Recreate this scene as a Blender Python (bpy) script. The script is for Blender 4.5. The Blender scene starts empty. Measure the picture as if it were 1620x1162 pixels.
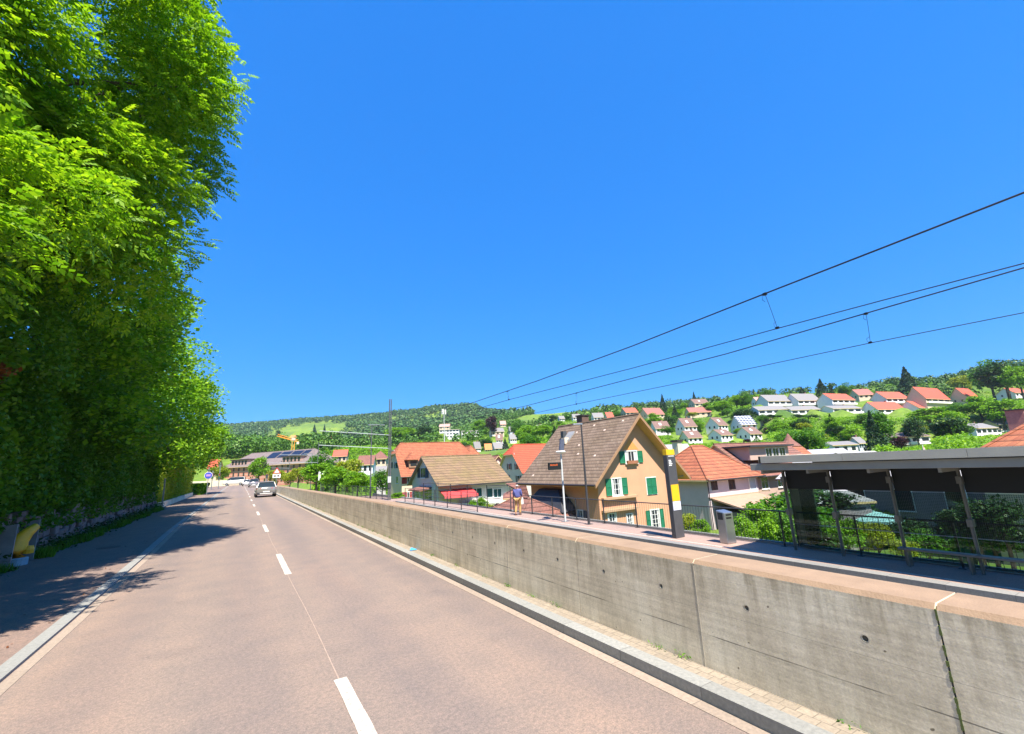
import bpy, bmesh, math, random
import numpy as np
from mathutils import Vector, Matrix
random.seed(7); rng = np.random.default_rng(7)
S = bpy.context.scene; COL = S.collection
# ---------------------------------------------------------------- camera
CX, CY, FO, EYE = 810.0, 581.0, 700.0, 2.1      # photograph centre, focal length in its pixels, lens height
_up = np.array([661-CX, -2590-CY, FO]); _up /= np.linalg.norm(_up)
_fw = np.array([380-CX, 755-CY, FO]); _fw -= _up*_fw.dot(_up); _fw /= np.linalg.norm(_fw)
_rt = np.cross(_fw, _up); _rt = _rt if _rt[0] > 0 else -_rt
CM = np.array([_rt, _fw, _up])
cam = bpy.data.objects.new('camera', bpy.data.cameras.new('camera')); COL.objects.link(cam)
cam.data.sensor_width = 36; cam.data.lens = FO/1620*36; cam.data.clip_start = .1; cam.data.clip_end = 6000
_r, _u, _b = CM@[1, 0, 0], CM@[0, -1, 0], CM@[0, 0, -1]
cam.matrix_world = Matrix(((_r[0], _u[0], _b[0], 0), (_r[1], _u[1], _b[1], 0), (_r[2], _u[2], _b[2], EYE), (0, 0, 0, 1)))
S.camera = cam
# ---------------------------------------------------------------- sky, sun, exposure
SUN_DIR = Vector((-0.065, -0.5, 0.86)).normalized()     # towards the sun
w = bpy.data.worlds.new('World'); S.world = w; w.use_nodes = True
nt = w.node_tree; bg = nt.nodes['Background']; sky = nt.nodes.new('ShaderNodeTexSky')
sky.sky_type = 'NISHITA'; sky.sun_disc = False; sky.sun_elevation = math.asin(SUN_DIR.z)
sky.sun_rotation = math.atan2(SUN_DIR.x, SUN_DIR.y); sky.altitude = 400; sky.air_density = 1.0; sky.dust_density = 0.0; sky.ozone_density = 6.0
sr = nt.nodes.new('ShaderNodeSeparateColor'); cr_ = nt.nodes.new('ShaderNodeCombineColor'); nt.links.new(sky.outputs[0], sr.inputs[0])
for i, (k_, p_) in enumerate(((.075, 1.05), (.565, .5), (1.68, .3))):     # per-channel response of the saturated, evenly exposed sky
    a_ = nt.nodes.new('ShaderNodeMath'); a_.operation = 'POWER'; a_.inputs[1].default_value = p_; b_ = nt.nodes.new('ShaderNodeMath'); b_.operation = 'MULTIPLY'; b_.inputs[1].default_value = k_
    nt.links.new(sr.outputs[i], a_.inputs[0]); nt.links.new(a_.outputs[0], b_.inputs[0]); nt.links.new(b_.outputs[0], cr_.inputs[i])
nt.links.new(cr_.outputs[0], bg.inputs[0]); bg.inputs[1].default_value = .15
sun = bpy.data.objects.new('sun', bpy.data.lights.new('sun', 'SUN')); COL.objects.link(sun)
sun.data.energy = 4.4; sun.data.angle = math.radians(.5); sun.data.color = (1, .93, .82)
sun.rotation_euler = SUN_DIR.to_track_quat('Z', 'Y').to_euler()
S.view_settings.view_transform = 'Standard'; S.view_settings.look = 'None'; S.view_settings.exposure = 1.5; S.view_settings.gamma = 1
S.render.resolution_x = 1024; S.render.resolution_y = 734
S.render.engine = 'CYCLES'; S.cycles.max_bounces = 8; S.cycles.transparent_max_bounces = 24

# ---------------------------------------------------------------- measuring the photograph
def ray(x, y): return CM@np.array([x-CX, y-CY, FO])
def on_z(x, y, z): d = ray(x, y); return d*((z-EYE)/d[2])+[0, 0, EYE]
def on_x(x, y, X): d = ray(x, y); return d*(X/d[0])+[0, 0, EYE]
def on_y(x, y, Y): d = ray(x, y); return d*(Y/d[1])+[0, 0, EYE]
def at_depth(x, y, D): return ray(x, y)*(D/FO)+[0, 0, EYE]

# ---------------------------------------------------------------- helpers
LABELS = {}
def tag(o, label=None, cat=None, group=None, kind=None):
    if label: o['label'] = label
    if cat: o['category'] = cat
    if group: o['group'] = group
    if kind: o['kind'] = kind
    return o
def empty(name, loc, rz=0, label=None, cat=None, group=None):
    o = bpy.data.objects.new(name, None); COL.objects.link(o); o.location = loc; o.rotation_euler = (0, 0, rz)
    o.empty_display_size = .3
    return tag(o, label, cat, group)
class MB:
    def __init__(s): s.v = []; s.f = []; s.mi = []
    def add(s, vs, fs, mi=0):
        n = len(s.v); s.v += [tuple(map(float, p)) for p in vs]; s.f += [tuple(n+i for i in f) for f in fs]; s.mi += [mi]*len(fs); return s
    def box(s, x0, x1, y0, y1, z0, z1, mi=0):
        return s.add([(x0,y0,z0),(x1,y0,z0),(x1,y1,z0),(x0,y1,z0),(x0,y0,z1),(x1,y0,z1),(x1,y1,z1),(x0,y1,z1)],
            [(0,3,2,1),(4,5,6,7),(0,1,5,4),(1,2,6,5),(2,3,7,6),(3,0,4,7)], mi)
    def hexa(s, p, mi=0):   # eight corners, bottom four then top four
        return s.add(p, [(0,3,2,1),(4,5,6,7),(0,1,5,4),(1,2,6,5),(2,3,7,6),(3,0,4,7)], mi)
    def tube(s, pts, r, n=8, mi=0, caps=True):
        pts = [Vector(p) for p in pts]; rs = r if isinstance(r, (list, tuple)) else [r]*len(pts); rings = []
        for i, p in enumerate(pts):
            a = pts[max(i-1, 0)]; b = pts[min(i+1, len(pts)-1)]; t = (b-a).normalized()
            u = t.cross(Vector((0, 0, 1)));
            if u.length < 1e-3: u = Vector((1, 0, 0))
            u.normalize(); v = t.cross(u)
            rings.append([p+(u*math.cos(2*math.pi*k/n)+v*math.sin(2*math.pi*k/n))*rs[i] for k in range(n)])
        vs = [q for rg in rings for q in rg]
        fs = [(i*n+k, i*n+(k+1)%n, (i+1)*n+(k+1)%n, (i+1)*n+k) for i in range(len(pts)-1) for k in range(n)]
        if caps: fs += [tuple(range(n-1, -1, -1)), tuple((len(pts)-1)*n+k for k in range(n))]
        return s.add(vs, fs, mi)
    def lathe(s, prof, n=16, c=(0, 0, 0), mi=0):
        vs = [(c[0]+r*math.cos(2*math.pi*k/n), c[1]+r*math.sin(2*math.pi*k/n), c[2]+z) for r, z in prof for k in range(n)]
        fs = [(i*n+k, i*n+(k+1)%n, (i+1)*n+(k+1)%n, (i+1)*n+k) for i in range(len(prof)-1) for k in range(n)]
        fs += [tuple(range(n-1, -1, -1)), tuple((len(prof)-1)*n+k for k in range(n))]
        return s.add(vs, fs, mi)
    def prism(s, poly, axis, a, b, mi=0):   # 2-D outline extruded along axis 'x' or 'y' or 'z'
        def P(q, t): return {'x': (t, q[0], q[1]), 'y': (q[0], t, q[1]), 'z': (q[0], q[1], t)}[axis]
        n = len(poly); vs = [P(q, a) for q in poly]+[P(q, b) for q in poly]
        return s.add(vs, [tuple(range(n-1, -1, -1)), tuple(range(n, 2*n))]+[(i, (i+1) % n, n+(i+1) % n, n+i) for i in range(n)], mi)
    def build(s, name, mats, parent=None, off=(0, 0, 0), smooth=False, bevel=0, label=None, tf=None):
        me = bpy.data.meshes.new(name); vs = [tuple(a-b for a, b in zip(p, off)) for p in s.v]
        if tf: vs = [tf(p) for p in vs]
        me.from_pydata(vs, [], s.f)
        for m in (mats if isinstance(mats, (list, tuple)) else [mats]): me.materials.append(m)
        me.polygons.foreach_set('material_index', s.mi)
        bm = bmesh.new(); bm.from_mesh(me); bmesh.ops.recalc_face_normals(bm, faces=bm.faces); bm.to_mesh(me); bm.free()
        if smooth: me.polygons.foreach_set('use_smooth', [True]*len(me.polygons))
        o = bpy.data.objects.new(name, me); COL.objects.link(o)
        if parent: o.parent = parent
        if bevel:
            b = o.modifiers.new('bevel', 'BEVEL'); b.width = bevel; b.segments = 2; b.limit_method = 'ANGLE'
        if label: o['label'] = label
        return o
def copy_tree(o, parent=None):
    c = o.copy(); COL.objects.link(c); c.parent = parent
    for ch in list(o.children): copy_tree(ch, c)
    return c
def npmesh(name, verts, faces, mats, parent=None, smooth=False):   # many equal-sized faces from numpy arrays
    me = bpy.data.meshes.new(name); nv, (nf, k) = len(verts), faces.shape
    me.vertices.add(nv); me.vertices.foreach_set('co', np.asarray(verts, dtype=np.float32).ravel())
    me.loops.add(nf*k); me.loops.foreach_set('vertex_index', faces.astype(np.int32).ravel())
    me.polygons.add(nf); me.polygons.foreach_set('loop_start', np.arange(0, nf*k, k, dtype=np.int32))
    try: me.polygons.foreach_set('loop_total', np.full(nf, k, dtype=np.int32))
    except Exception: pass
    if smooth: me.polygons.foreach_set('use_smooth', np.ones(nf, dtype=bool))
    me.update(calc_edges=True)
    for m in (mats if isinstance(mats, (list, tuple)) else [mats]): me.materials.append(m)
    o = bpy.data.objects.new(name, me); COL.objects.link(o)
    if parent: o.parent = parent
    return o

# ---------------------------------------------------------------- materials
def newmat(name):
    m = bpy.data.materials.new(name); m.use_nodes = True; nt = m.node_tree; p = nt.nodes['Principled BSDF']; return m, nt, p
def rgb(c): return (c[0], c[1], c[2], 1)
def noise(nt, scale, detail=4, coord=None, vscale=None, rough=.6):
    n = nt.nodes.new('ShaderNodeTexNoise'); n.inputs['Scale'].default_value = scale; n.inputs['Detail'].default_value = detail; n.inputs['Roughness'].default_value = rough
    tc = nt.nodes.new('ShaderNodeTexCoord'); src = tc.outputs[coord or 'Object']
    if vscale:
        mp = nt.nodes.new('ShaderNodeMapping'); mp.inputs['Scale'].default_value = vscale; nt.links.new(src, mp.inputs[0]); src = mp.outputs[0]
    nt.links.new(src, n.inputs['Vector']); return n
def ramp(nt, src, stops):
    r = nt.nodes.new('ShaderNodeValToRGB'); e = r.color_ramp.elements
    while len(e) < len(stops): e.new(.5)
    for i, (p, c) in enumerate(stops): e[i].position = p; e[i].color = rgb(c) if not isinstance(c, (int, float)) else (c, c, c, 1)
    nt.links.new(src, r.inputs[0]); return r
def mixc(nt, fac, a, b, mode='MIX'):
    m = nt.nodes.new('ShaderNodeMix'); m.data_type = 'RGBA'; m.blend_type = mode
    for sock, v in ((m.inputs[0], fac), (m.inputs[6], a), (m.inputs[7], b)):
        if hasattr(v, 'links'): nt.links.new(v, sock)
        else: sock.default_value = v if isinstance(v, (int, float)) else rgb(v)
    return m.outputs[2]
def math_(nt, op, a, b=0, c=None):
    m = nt.nodes.new('ShaderNodeMath'); m.operation = op
    for i, v in enumerate((a, b) if c is None else (a, b, c)):
        if hasattr(v, 'links'): nt.links.new(v, m.inputs[i])
        else: m.inputs[i].default_value = v
    return m.outputs[0]
def bump(nt, p, h, strength=.3, dist=.02):
    b = nt.nodes.new('ShaderNodeBump'); b.inputs['Strength'].default_value = strength; b.inputs['Distance'].default_value = dist
    nt.links.new(h, b.inputs['Height']); nt.links.new(b.outputs[0], p.inputs['Normal'])
def mat(name, c, var=.15, scale=3, rough=.75, metal=0, bmp=0, bscale=40):
    m, nt, p = newmat(name); n = noise(nt, scale, 5)
    r = ramp(nt, n.outputs[0], [(.3, [x*(1-var) for x in c]), (.7, [min(1, x*(1+var)) for x in c])])
    nt.links.new(r.outputs[0], p.inputs['Base Color']); p.inputs['Roughness'].default_value = rough; p.inputs['Metallic'].default_value = metal
    if bmp: bump(nt, p, noise(nt, bscale, 3).outputs[0], bmp)
    return m
_MC = {}
def cm(name, *a, **k):
    if name not in _MC: _MC[name] = mat(name, *a, **k)
    return _MC[name]
def glass_mat(name, c=(.02, .03, .035), rough=.06):
    m, nt, p = newmat(name); p.inputs['Base Color'].default_value = rgb(c); p.inputs['Roughness'].default_value = rough
    bump(nt, p, noise(nt, 1.2, 1).outputs[0], .04); return m
def leafmat(name, cols, trans=.35, island=True):
    m, nt, p = newmat(name); out = nt.nodes['Material Output']
    g = nt.nodes.new('ShaderNodeNewGeometry'); n = noise(nt, .45, 3)
    a = math_(nt, 'MULTIPLY', g.outputs['Random Per Island'], .5); f = math_(nt, 'ADD', a, math_(nt, 'MULTIPLY_ADD', n.outputs[0], 1.3, -.4))
    k = len(cols)-1; r = ramp(nt, f, [(i/k, c) for i, c in enumerate(cols)])
    nt.links.new(r.outputs[0], p.inputs['Base Color']); p.inputs['Roughness'].default_value = .5; p.inputs['Specular IOR Level'].default_value = .25
    t = nt.nodes.new('ShaderNodeBsdfTranslucent'); tc = mixc(nt, 1, r.outputs[0], (1.5, 1.5, .6), 'MULTIPLY'); nt.links.new(tc, t.inputs[0])
    mx = nt.nodes.new('ShaderNodeMixShader'); mx.inputs[0].default_value = trans
    nt.links.new(p.outputs[0], mx.inputs[1]); nt.links.new(t.outputs[0], mx.inputs[2]); nt.links.new(mx.outputs[0], out.inputs[0]); return m
def tilemat(name, cols, row=.17, colw=.26, gap=(.06, .045, .035), bstr=.6, lichen=None):
    m, nt, p = newmat(name); tc = nt.nodes.new('ShaderNodeTexCoord'); sp = nt.nodes.new('ShaderNodeSeparateXYZ'); nt.links.new(tc.outputs['Object'], sp.inputs[0])
    cb = nt.nodes.new('ShaderNodeCombineXYZ'); nt.links.new(math_(nt, 'ADD', sp.outputs[0], sp.outputs[1]), cb.inputs[0]); nt.links.new(sp.outputs[2], cb.inputs[1])
    b = nt.nodes.new('ShaderNodeTexBrick'); nt.links.new(cb.outputs[0], b.inputs['Vector']); b.inputs['Scale'].default_value = 1
    b.inputs['Brick Width'].default_value = colw; b.inputs['Row Height'].default_value = row; b.inputs['Mortar Size'].default_value = row*.03; b.inputs['Mortar Smooth'].default_value = .6
    b.inputs['Color1'].default_value = rgb(cols[0]); b.inputs['Color2'].default_value = rgb(cols[1]); b.inputs['Mortar'].default_value = rgb(gap); b.inputs['Bias'].default_value = 0
    n = noise(nt, .7, 6); f = ramp(nt, n.outputs[0], [(.38, 0.), (.62, 1.)])
    c = mixc(nt, f.outputs[0], b.outputs[0], mixc(nt, 1, b.outputs[0], cols[2], 'MULTIPLY'))
    n2 = noise(nt, 9, 3); f2 = ramp(nt, n2.outputs[0], [(.60, 0.), (.70, .8)])
    c = mixc(nt, f2.outputs[0], c, lichen or [x*1.5 for x in cols[0]])
    fr_ = ramp(nt, math_(nt, 'FRACT', math_(nt, 'DIVIDE', sp.outputs[2], row)), [(.0, (.28, .26, .24)), (.26, (.95, .95, .95)), (1., (1.2, 1.17, 1.12))]); c = mixc(nt, 1, c, fr_.outputs[0], 'MULTIPLY')  # shadow line along each tile course, painted into the colour
    nt.links.new(c, p.inputs['Base Color']); p.inputs['Roughness'].default_value = .85
    sl = math_(nt, 'FRACT', math_(nt, 'DIVIDE', sp.outputs[2], row)); h = math_(nt, 'SUBTRACT', math_(nt, 'MULTIPLY', b.outputs['Fac'], -1.5), sl)
    bump(nt, p, h, bstr, .04); return m
G_WIN = glass_mat('window_glass')
WHITE = cm('white_paint', (.75, .74, .7), .06); DARKM = cm('dark_steel', (.055, .055, .06), .2, rough=.5, metal=.3)
STEEL = cm('galvanised_steel', (.32, .34, .34), .15, scale=8, rough=.45, metal=.7)

# ---------------------------------------------------------------- foliage
def rot_rand(n, up_bias=0.0):
    nrm = rng.normal(size=(n, 3)); nrm[:, 2] = np.abs(nrm[:, 2])+up_bias; nrm /= np.linalg.norm(nrm, axis=1)[:, None]
    a = rng.normal(size=(n, 3)); u = np.cross(nrm, a); u /= np.linalg.norm(u, axis=1)[:, None]; v = np.cross(nrm, u); return u, v, nrm
def leaf_quads(cen, size, up=.6, aspect=.55):
    n = len(cen); u, v, nr = rot_rand(n, up); s = (size*rng.uniform(.6, 1.3, n))[:, None]
    P = np.stack([cen-u*s*.5, cen+v*s*.5*aspect, cen+u*s*.5+nr*s*.08, cen-v*s*.5*aspect], 1)
    return P.reshape(-1, 3), np.arange(4*n).reshape(n, 4)
def sprays(cen, out, L=.32, pairs=4, leaf=.12, wd=.03, droop=.28):     # pinnate leaves: a drooping stalk with leaflets left, right and at the tip
    n = len(cen); d = out+rng.normal(size=(n, 3))*.6; d[:, 2] = d[:, 2]*.6+.05; d /= np.linalg.norm(d, axis=1)[:, None]
    side = np.cross(d, [0, 0, 1.]); side /= np.linalg.norm(side, axis=1)[:, None]+1e-6; up = np.cross(side, d)
    roll = rng.normal(size=(n, 1))*.5; side, up = side*np.cos(roll)+up*np.sin(roll), up*np.cos(roll)-side*np.sin(roll)
    sc = rng.uniform(.7, 1.25, (n, 1)); quads = []
    def leafl(base, dr, w, l):
        t = base+dr*l*sc; m = base+dr*l*.45*sc
        quads.append(np.stack([base, m+w*wd*sc, t-up*.02, m-w*wd*sc], 1))
    for k in range(pairs):
        f = .25+.7*k/(pairs-1); b = cen+d*L*f*sc-np.array([0, 0, 1])*droop*L*f*f*sc
        for sgn in (-1, 1):
            dr = side*sgn*.85+d*.5-up*.25; dr /= np.linalg.norm(dr, axis=1)[:, None]
            w = np.cross(dr, up); w /= np.linalg.norm(w, axis=1)[:, None]+1e-6; leafl(b, dr, w, leaf*(1-.25*f))
    b = cen+d*L*sc-np.array([0, 0, 1])*droop*L*sc; dr = d-np.array([0, 0, 1])*.5; leafl(b, dr, side, leaf)
    P = np.concatenate(quads, 0); return P.reshape(-1, 3), np.arange(len(P)*4).reshape(-1, 4)
def clump_points(cs, rad, per, flat=.7, shell=.55):
    """points on lumpy clumps: centres cs, radii rad; returns points and outward directions"""
    n = len(cs)*per; d = rng.normal(size=(n, 3)); d /= np.linalg.norm(d, axis=1)[:, None]
    d[:, 2] = np.where(rng.random(n) < .35, np.abs(d[:, 2]), d[:, 2])
    rr = np.repeat(rad, per)*(shell+(1-shell)*rng.random(n)**.6)*rng.uniform(.8, 1.12, n)
    p = np.repeat(cs, per, 0)+d*rr[:, None]*np.array([1, 1, flat]); return p, d
def crown_centres(n, c, r, low=-1.0, shell=.6):
    out = []
    while len(out) < n:
        d = rng.normal(size=3); d /= np.linalg.norm(d)
        if d[2] < low: continue
        out.append(np.array(c)+d*np.array(r)*(shell+(1-shell)*rng.random()**.7)*rng.uniform(.85, 1.08))
    return np.array(out)
def limbs(mb, base, cs, r0, split=.35, k=12):
    base = Vector(base); top = Vector(np.mean(cs, 0)); top.z = max(c[2] for c in cs)*.75+base.z*.25
    n = 6; pts = [base.lerp(top, i/n)+Vector((random.uniform(-.15, .15), random.uniform(-.15, .15), 0))*(i > 0)*r0*3 for i in range(n+1)]
    mb.tube(pts, [r0*(1-.75*i/n)*(1.35 if i == 0 else 1) for i in range(n+1)], 8)
    idx = list(range(len(cs))); random.shuffle(idx)
    for i in idx[:k]:
        c = Vector(cs[i]); t = min(.9, max(split, random.uniform(.25, .75))); a = base.lerp(top, t); m = a.lerp(c, .5)+Vector((0, 0, .12*(c-a).length))
        mb.tube([a, m, c], [r0*.38*(1-t*.5), r0*.22, r0*.06], 5)
BARK = cm('bark', (.09, .07, .05), .35, scale=6, rough=.95, bmp=.6, bscale=20)
GREENS = [(.022, .07, .008), (.05, .15, .012), (.1, .23, .015), (.18, .32, .02)]
L_MID = leafmat('leaf_mid_green', GREENS)
L_BRIGHT = leafmat('leaf_bright_green', [(.05, .13, .008), (.11, .25, .01), (.2, .37, .015), (.32, .46, .025)])
L_DARK = leafmat('leaf_dark_green', [(.012, .04, .01), (.022, .065, .014), (.04, .095, .018), (.07, .13, .02)], .2)
L_YEL = leafmat('leaf_yellow_green', [(.12, .16, .01), (.2, .26, .015), (.3, .34, .02), (.4, .36, .04)])
L_PURP = leafmat('leaf_purple', [(.02, .008, .012), (.035, .012, .018), (.06, .018, .02), (.08, .03, .02)], .15)
L_RED = leafmat('leaf_brown_dead', [(.06, .02, .01), (.12, .04, .015), (.2, .07, .02), (.16, .1, .03)], .15)
L_CONE = leafmat('needle_green', [(.01, .03, .012), (.018, .05, .018), (.03, .075, .02), (.05, .1, .025)], .05)
HEDGE = leafmat('leaf_hedge', [(.022, .085, .01), (.045, .145, .014), (.09, .22, .018), (.17, .31, .02)], .4)
FOREST = leafmat('forest_green', [(.028, .07, .02), (.05, .115, .026), (.075, .155, .028), (.12, .2, .035)], .05)
# ---------------------------------------------------------------- hillside houses: photograph columns and rows, depth in metres
# (left, right, ridge row, eave row, base row, depth, roof, wall, turn, style)
HH = [
 (1033,1065,666,677,687,215,'brown','white',.35,'n','small brown-roofed white house lowest left in the hillside rows'),
 (1075,1107,661,674,686,215,'brown','white',.35,'n','pale gabled house with brown roof above a smaller one'),
 (1124,1157,660,672,682,215,'brown','white',.35,'n','white gabled house with brown roof left of the solar roof house'),
 (1082,1116,681,692,702,195,'brown','white',.35,'n','small white house with brown roof just above the orange hip roof'),
 (1129,1165,679,688,698,195,'brown','white',.35,'n','low white house with brown roof and terrace below the middle gabled house'),
 (1166,1204,657,671,684,215,'solar','white',.4,'n','white house whose roof is covered in solar panels'),
 (1175,1212,675,686,697,195,'brown','white',.4,'n','white house with brown roof below the solar roof house'),
 (1091,1128,644,652,661,285,'redbrown','cream',.1,'n','cream house with dark red roof behind an orange-yellow bush'),
 (985,1012,645,652,660,290,'red','cream',.3,'n','small red-roofed house behind the ridge of the green-shuttered house'),
 (1017,1054,645,655,664,285,'redbrown','cream',.2,'n','wide brownish-red roof house left of a dark conifer'),
 (957,974,652,660,668,270,'red','cream',.5,'n','narrow house with red roof next to the ridge of the near tiled roof'),
 (1096,1124,631,638,645,330,'brown','cream',.1,'n','brown-roofed house high on the slope behind round trees'),
 (1210,1255,624,634,643,250,'grey','white',.3,'t','upper terraced white house with grey roof, left of its twin'),
 (1258,1301,622,633,642,250,'grey','white',.3,'t','upper terraced white house with grey roof, right of its twin'),
 (1201,1246,642,648,657,235,'grey','white',.2,'t','lower white terrace with long balcony, left one of three'),
 (1252,1298,642,648,657,235,'grey','white',.2,'t','lower white terrace with long balcony, middle one of three'),
 (1194,1211,628,635,640,265,'pink','white',.2,'n','small pale pink-roofed house beside dark round trees'),
 (1307,1359,622,632,641,245,'red','white',.35,'t','white terraced house with bright red roof and grey gable'),
 (1315,1366,641,646,657,232,'grey','white',.2,'t','white flat terrace with broad balcony under the bright red roof'),
 (1358,1386,615,624,632,270,'redbrown','cream',.1,'n','reddish stacked house between two red-roofed terraces'),
 (1393,1446,619,630,639,245,'red','white',.5,'t','terraced house half grey gable half red roof, upper one'),
 (1379,1440,635,647,656,232,'red','white',.5,'t','terraced house half grey gable half red roof, lower one'),
 (1438,1487,634,645,652,235,'red','white',.4,'t','red-roofed house tucked behind the top of the dense trees'),
 (1447,1518,612,630,640,240,'red','cream',.45,'t','largest red roof high on the right slope'),
 (1516,1566,613,630,638,245,'red','cream',.45,'n','red roof to the right of the largest red roof'),
 (1597,1640,613,621,630,250,'red','white',.3,'n','red roof cut off by the right edge of the photo'),
 (1414,1472,684,691,701,165,'chalet','white',.15,'t','dark brown roofed chalet with white balconies among trees'),
 (1536,1585,669,677,688,165,'grey','white',.2,'t','grey-roofed house with white balcony above the near orange roof'),
 (1576,1612,663,671,680,180,'grey','cream',.2,'n','small grey roof just left of the near chimney'),
 (1314,1363,698,704,717,140,'grey','white',.1,'n','low white house with grey roof right behind the shelter roof'),
 (1353,1377,691,700,712,145,'grey','blue',.4,'n','small pale blue house beside the tall conifer'),
 (694,727,678,680,697,400,'flat','white',.1,'a','white apartment block with rows of windows behind the mast'),
 (728,758,679,682,693,410,'flat','white',.1,'a','low white building to the right of the apartment block'),
 (694,712,671,675,682,430,'pink','cream',.1,'n','pinkish roof just above the white apartment block'),
 (773,798,677,683,691,330,'grey','cream',.2,'n','grey-violet roofed house under the dark purple tree'),
 (783,797,687,695,702,290,'brown','white',.3,'n','brown-roofed narrow house below the purple tree'),
 (747,761,699,708,717,250,'grey','white',.6,'n','small steep grey-roofed white house left of the orange-roofed one'),
 (777,803,700,709,717,250,'grey','blue',.2,'n','grey-roofed pale blue house right of the orange-roofed one'),
 (767,777,702,709,718,245,'orange','cream',.5,'n','tiny orange-roofed house between two grey roofs'),
 (804,814,675,681,688,330,'grey','blue',.4,'n','tiny pale blue house in the trees left of the big tiled roof'),
 (803,819,687,694,701,290,'grey','white',.6,'n','small grey-gabled house above the bright red roof'),
 (790,801,666,671,677,400,'pink','cream',.2,'n','tiny pink-roofed house at the edge of the bright meadow'),
 (905,920,655,660,666,330,'grey','white',.2,'n','dark-roofed house at the meadow edge left of the chimney'),
 (937,957,653,660,667,330,'grey','white',.2,'n','blue-grey roofed house at the meadow edge'),
 (883,894,658,662,667,350,'grey','white',.2,'n','small white shed on the bright meadow'),
 (848,859,672,678,685,300,'grey','blue',.3,'n','small pale house in trees just left of the near ridge'),
 (458,468,689,693,699,880,'orange','cream',.2,'n','red farmhouse on the far green slope beside the crane'),
 (479,487,687,692,698,880,'red','cream',.2,'n','small cream farmhouse on the far green slope'),
 (488,509,690,694,700,870,'red','cream',.1,'n','long low red-roofed farm building on the far green slope'),
]
# ---------------------------------------------------------------- ground
_anch = []
for h in HH:
    p = at_depth((h[0]+h[1])/2, h[4], h[5]); p[2] -= 1.0+.9*(h[9] == 't'); _anch.append(p); _anch.append(p); q_ = p*.93; q_[2] = p[2]-1.2; _anch.append(q_)
def A(x, y, D): _anch.append(at_depth(x, y, D))
for x, y, D in [(1600,586,330),(1560,592,340),(1500,607,340),(1450,610,350),(1400,612,360),(1300,622,330),(1250,624,330),(1200,628,350),(1100,640,420),(1040,645,430),(1000,648,450),
  (1619,640,200),(1560,650,200),(1500,660,190),(1450,668,190),(1350,680,165),(1250,690,165),(1150,711,165),(1050,714,170),(1300,668,215),(1250,668,220),
  (950,655,450),(900,653,560),(850,656,640),(810,664,560),(880,666,420),(760,690,420),(850,700,220),(900,705,200),(700,702,380),(650,706,400),(640,700,450),
  (700,648,1250),(740,645,1250),(650,655,1300),(600,660,1400),(550,664,1450),(500,667,1500),(450,673,1600),(400,677,1700),(360,680,1700),(780,655,1250),(820,662,1200),(300,682,1700),(200,690,1700),
  (700,672,900),(620,680,850),(560,676,1000),(520,677,1000),(480,682,950),(430,692,900),(430,702,800),(500,702,800),(560,702,780),(380,720,700),(380,740,450),(480,735,420),(560,730,400),(620,725,380),(330,735,500),(200,735,500),(100,720,600)]:
    A(x, y, D)
for az in range(-180, 181, 12):                      # valley floor round about
    for r in (45, 75, 110):
        a = math.radians(az); 
        if az < -25 or az > 100:
            _anch.append(np.array([r*math.sin(a), r*math.cos(a), 3.0 if az < 0 else -4.6]))
        elif az > 8 or r > 60: _anch.append(np.array([r*math.sin(a), r*math.cos(a), -4.6 if az > 12 else -2.5]))
for az in (-120, -90, -60, 110, 140, 180):
    a = math.radians(az); _anch.append(np.array([900*math.sin(a), 900*math.cos(a), 120])); _anch.append(np.array([300*math.sin(a), 300*math.cos(a), 35]))
_anch = np.array(_anch); _aa = np.arctan2(_anch[:, 0], _anch[:, 1]); _ar = np.log(np.hypot(_anch[:, 0], _anch[:, 1]))
# beyond the crest the land drops gently out of sight
_el = {}
def terrain(x, y):
    x = np.atleast_1d(np.asarray(x, float)); y = np.atleast_1d(np.asarray(y, float)); r = np.hypot(x, y)+1e-6; a = np.arctan2(x, y); lr = np.log(r)
    da = (a[:, None]-_aa[None]); da = (da+math.pi) % (2*math.pi)-math.pi
    d2 = (da*1.6)**2+((lr[:, None]-_ar[None])*.9)**2+1.2e-4; wgt = d2**-1.9
    # average the elevation angle beyond 60 m, so slopes stay smooth in view
    tz = (_anch[:, 2]-EYE)/np.exp(_ar); z = (wgt*tz[None]).sum(1)/wgt.sum(1)*np.minimum(r, 1750)+EYE
    z = np.where((r < 130), np.minimum(z, np.where(x > 3, -3.2+(r-60)*.02, z)), z)
    n = np.clip((40-np.abs(x-25))/10, 0, 1)
    # close profile beside the line: platform edge, then down to the gardens
    prof = np.interp(x, [-400, -60, -12, -5.9, -5.75, -5.1, 3.9, 4.05, 4.2, 14.6, 15.4, 17.5, 21, 60], [30, 9, 2.2, 1.05, .03, -.06, -.06, -.5, -1.3, -1.3, -1.15, -2.6, -4.4, -4.6])
    prof = np.where((x < -5.2) & (x > -60), prof*np.clip((108-y)/18, 0, 1)-.06, prof); prof = np.where((x > 14.6) & (x < 45) & (y > 100), prof*np.clip((125-y)/20, .25, 1), prof)
    q = np.clip((r-70)/50, 0, 1); near = np.where(x < 14.6, np.clip(1-np.clip((y-195)/25, 0, 1), 0, 1), 1-q); near = np.where(x < -8, 1-np.clip((np.abs(x)-50)/60, 0, 1)*1.0*(y > 60)-np.clip((y-195)/40, 0, 1), near); near = np.where((x >= 14.6) & (x < 60) & (y > 60), np.maximum(near, (1-np.clip((y-190)/30, 0, 1))*(1-np.clip((x-45)/15, 0, 1))), near); near = np.clip(near, 0, 1)
    return prof*near+z*(1-near)
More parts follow.
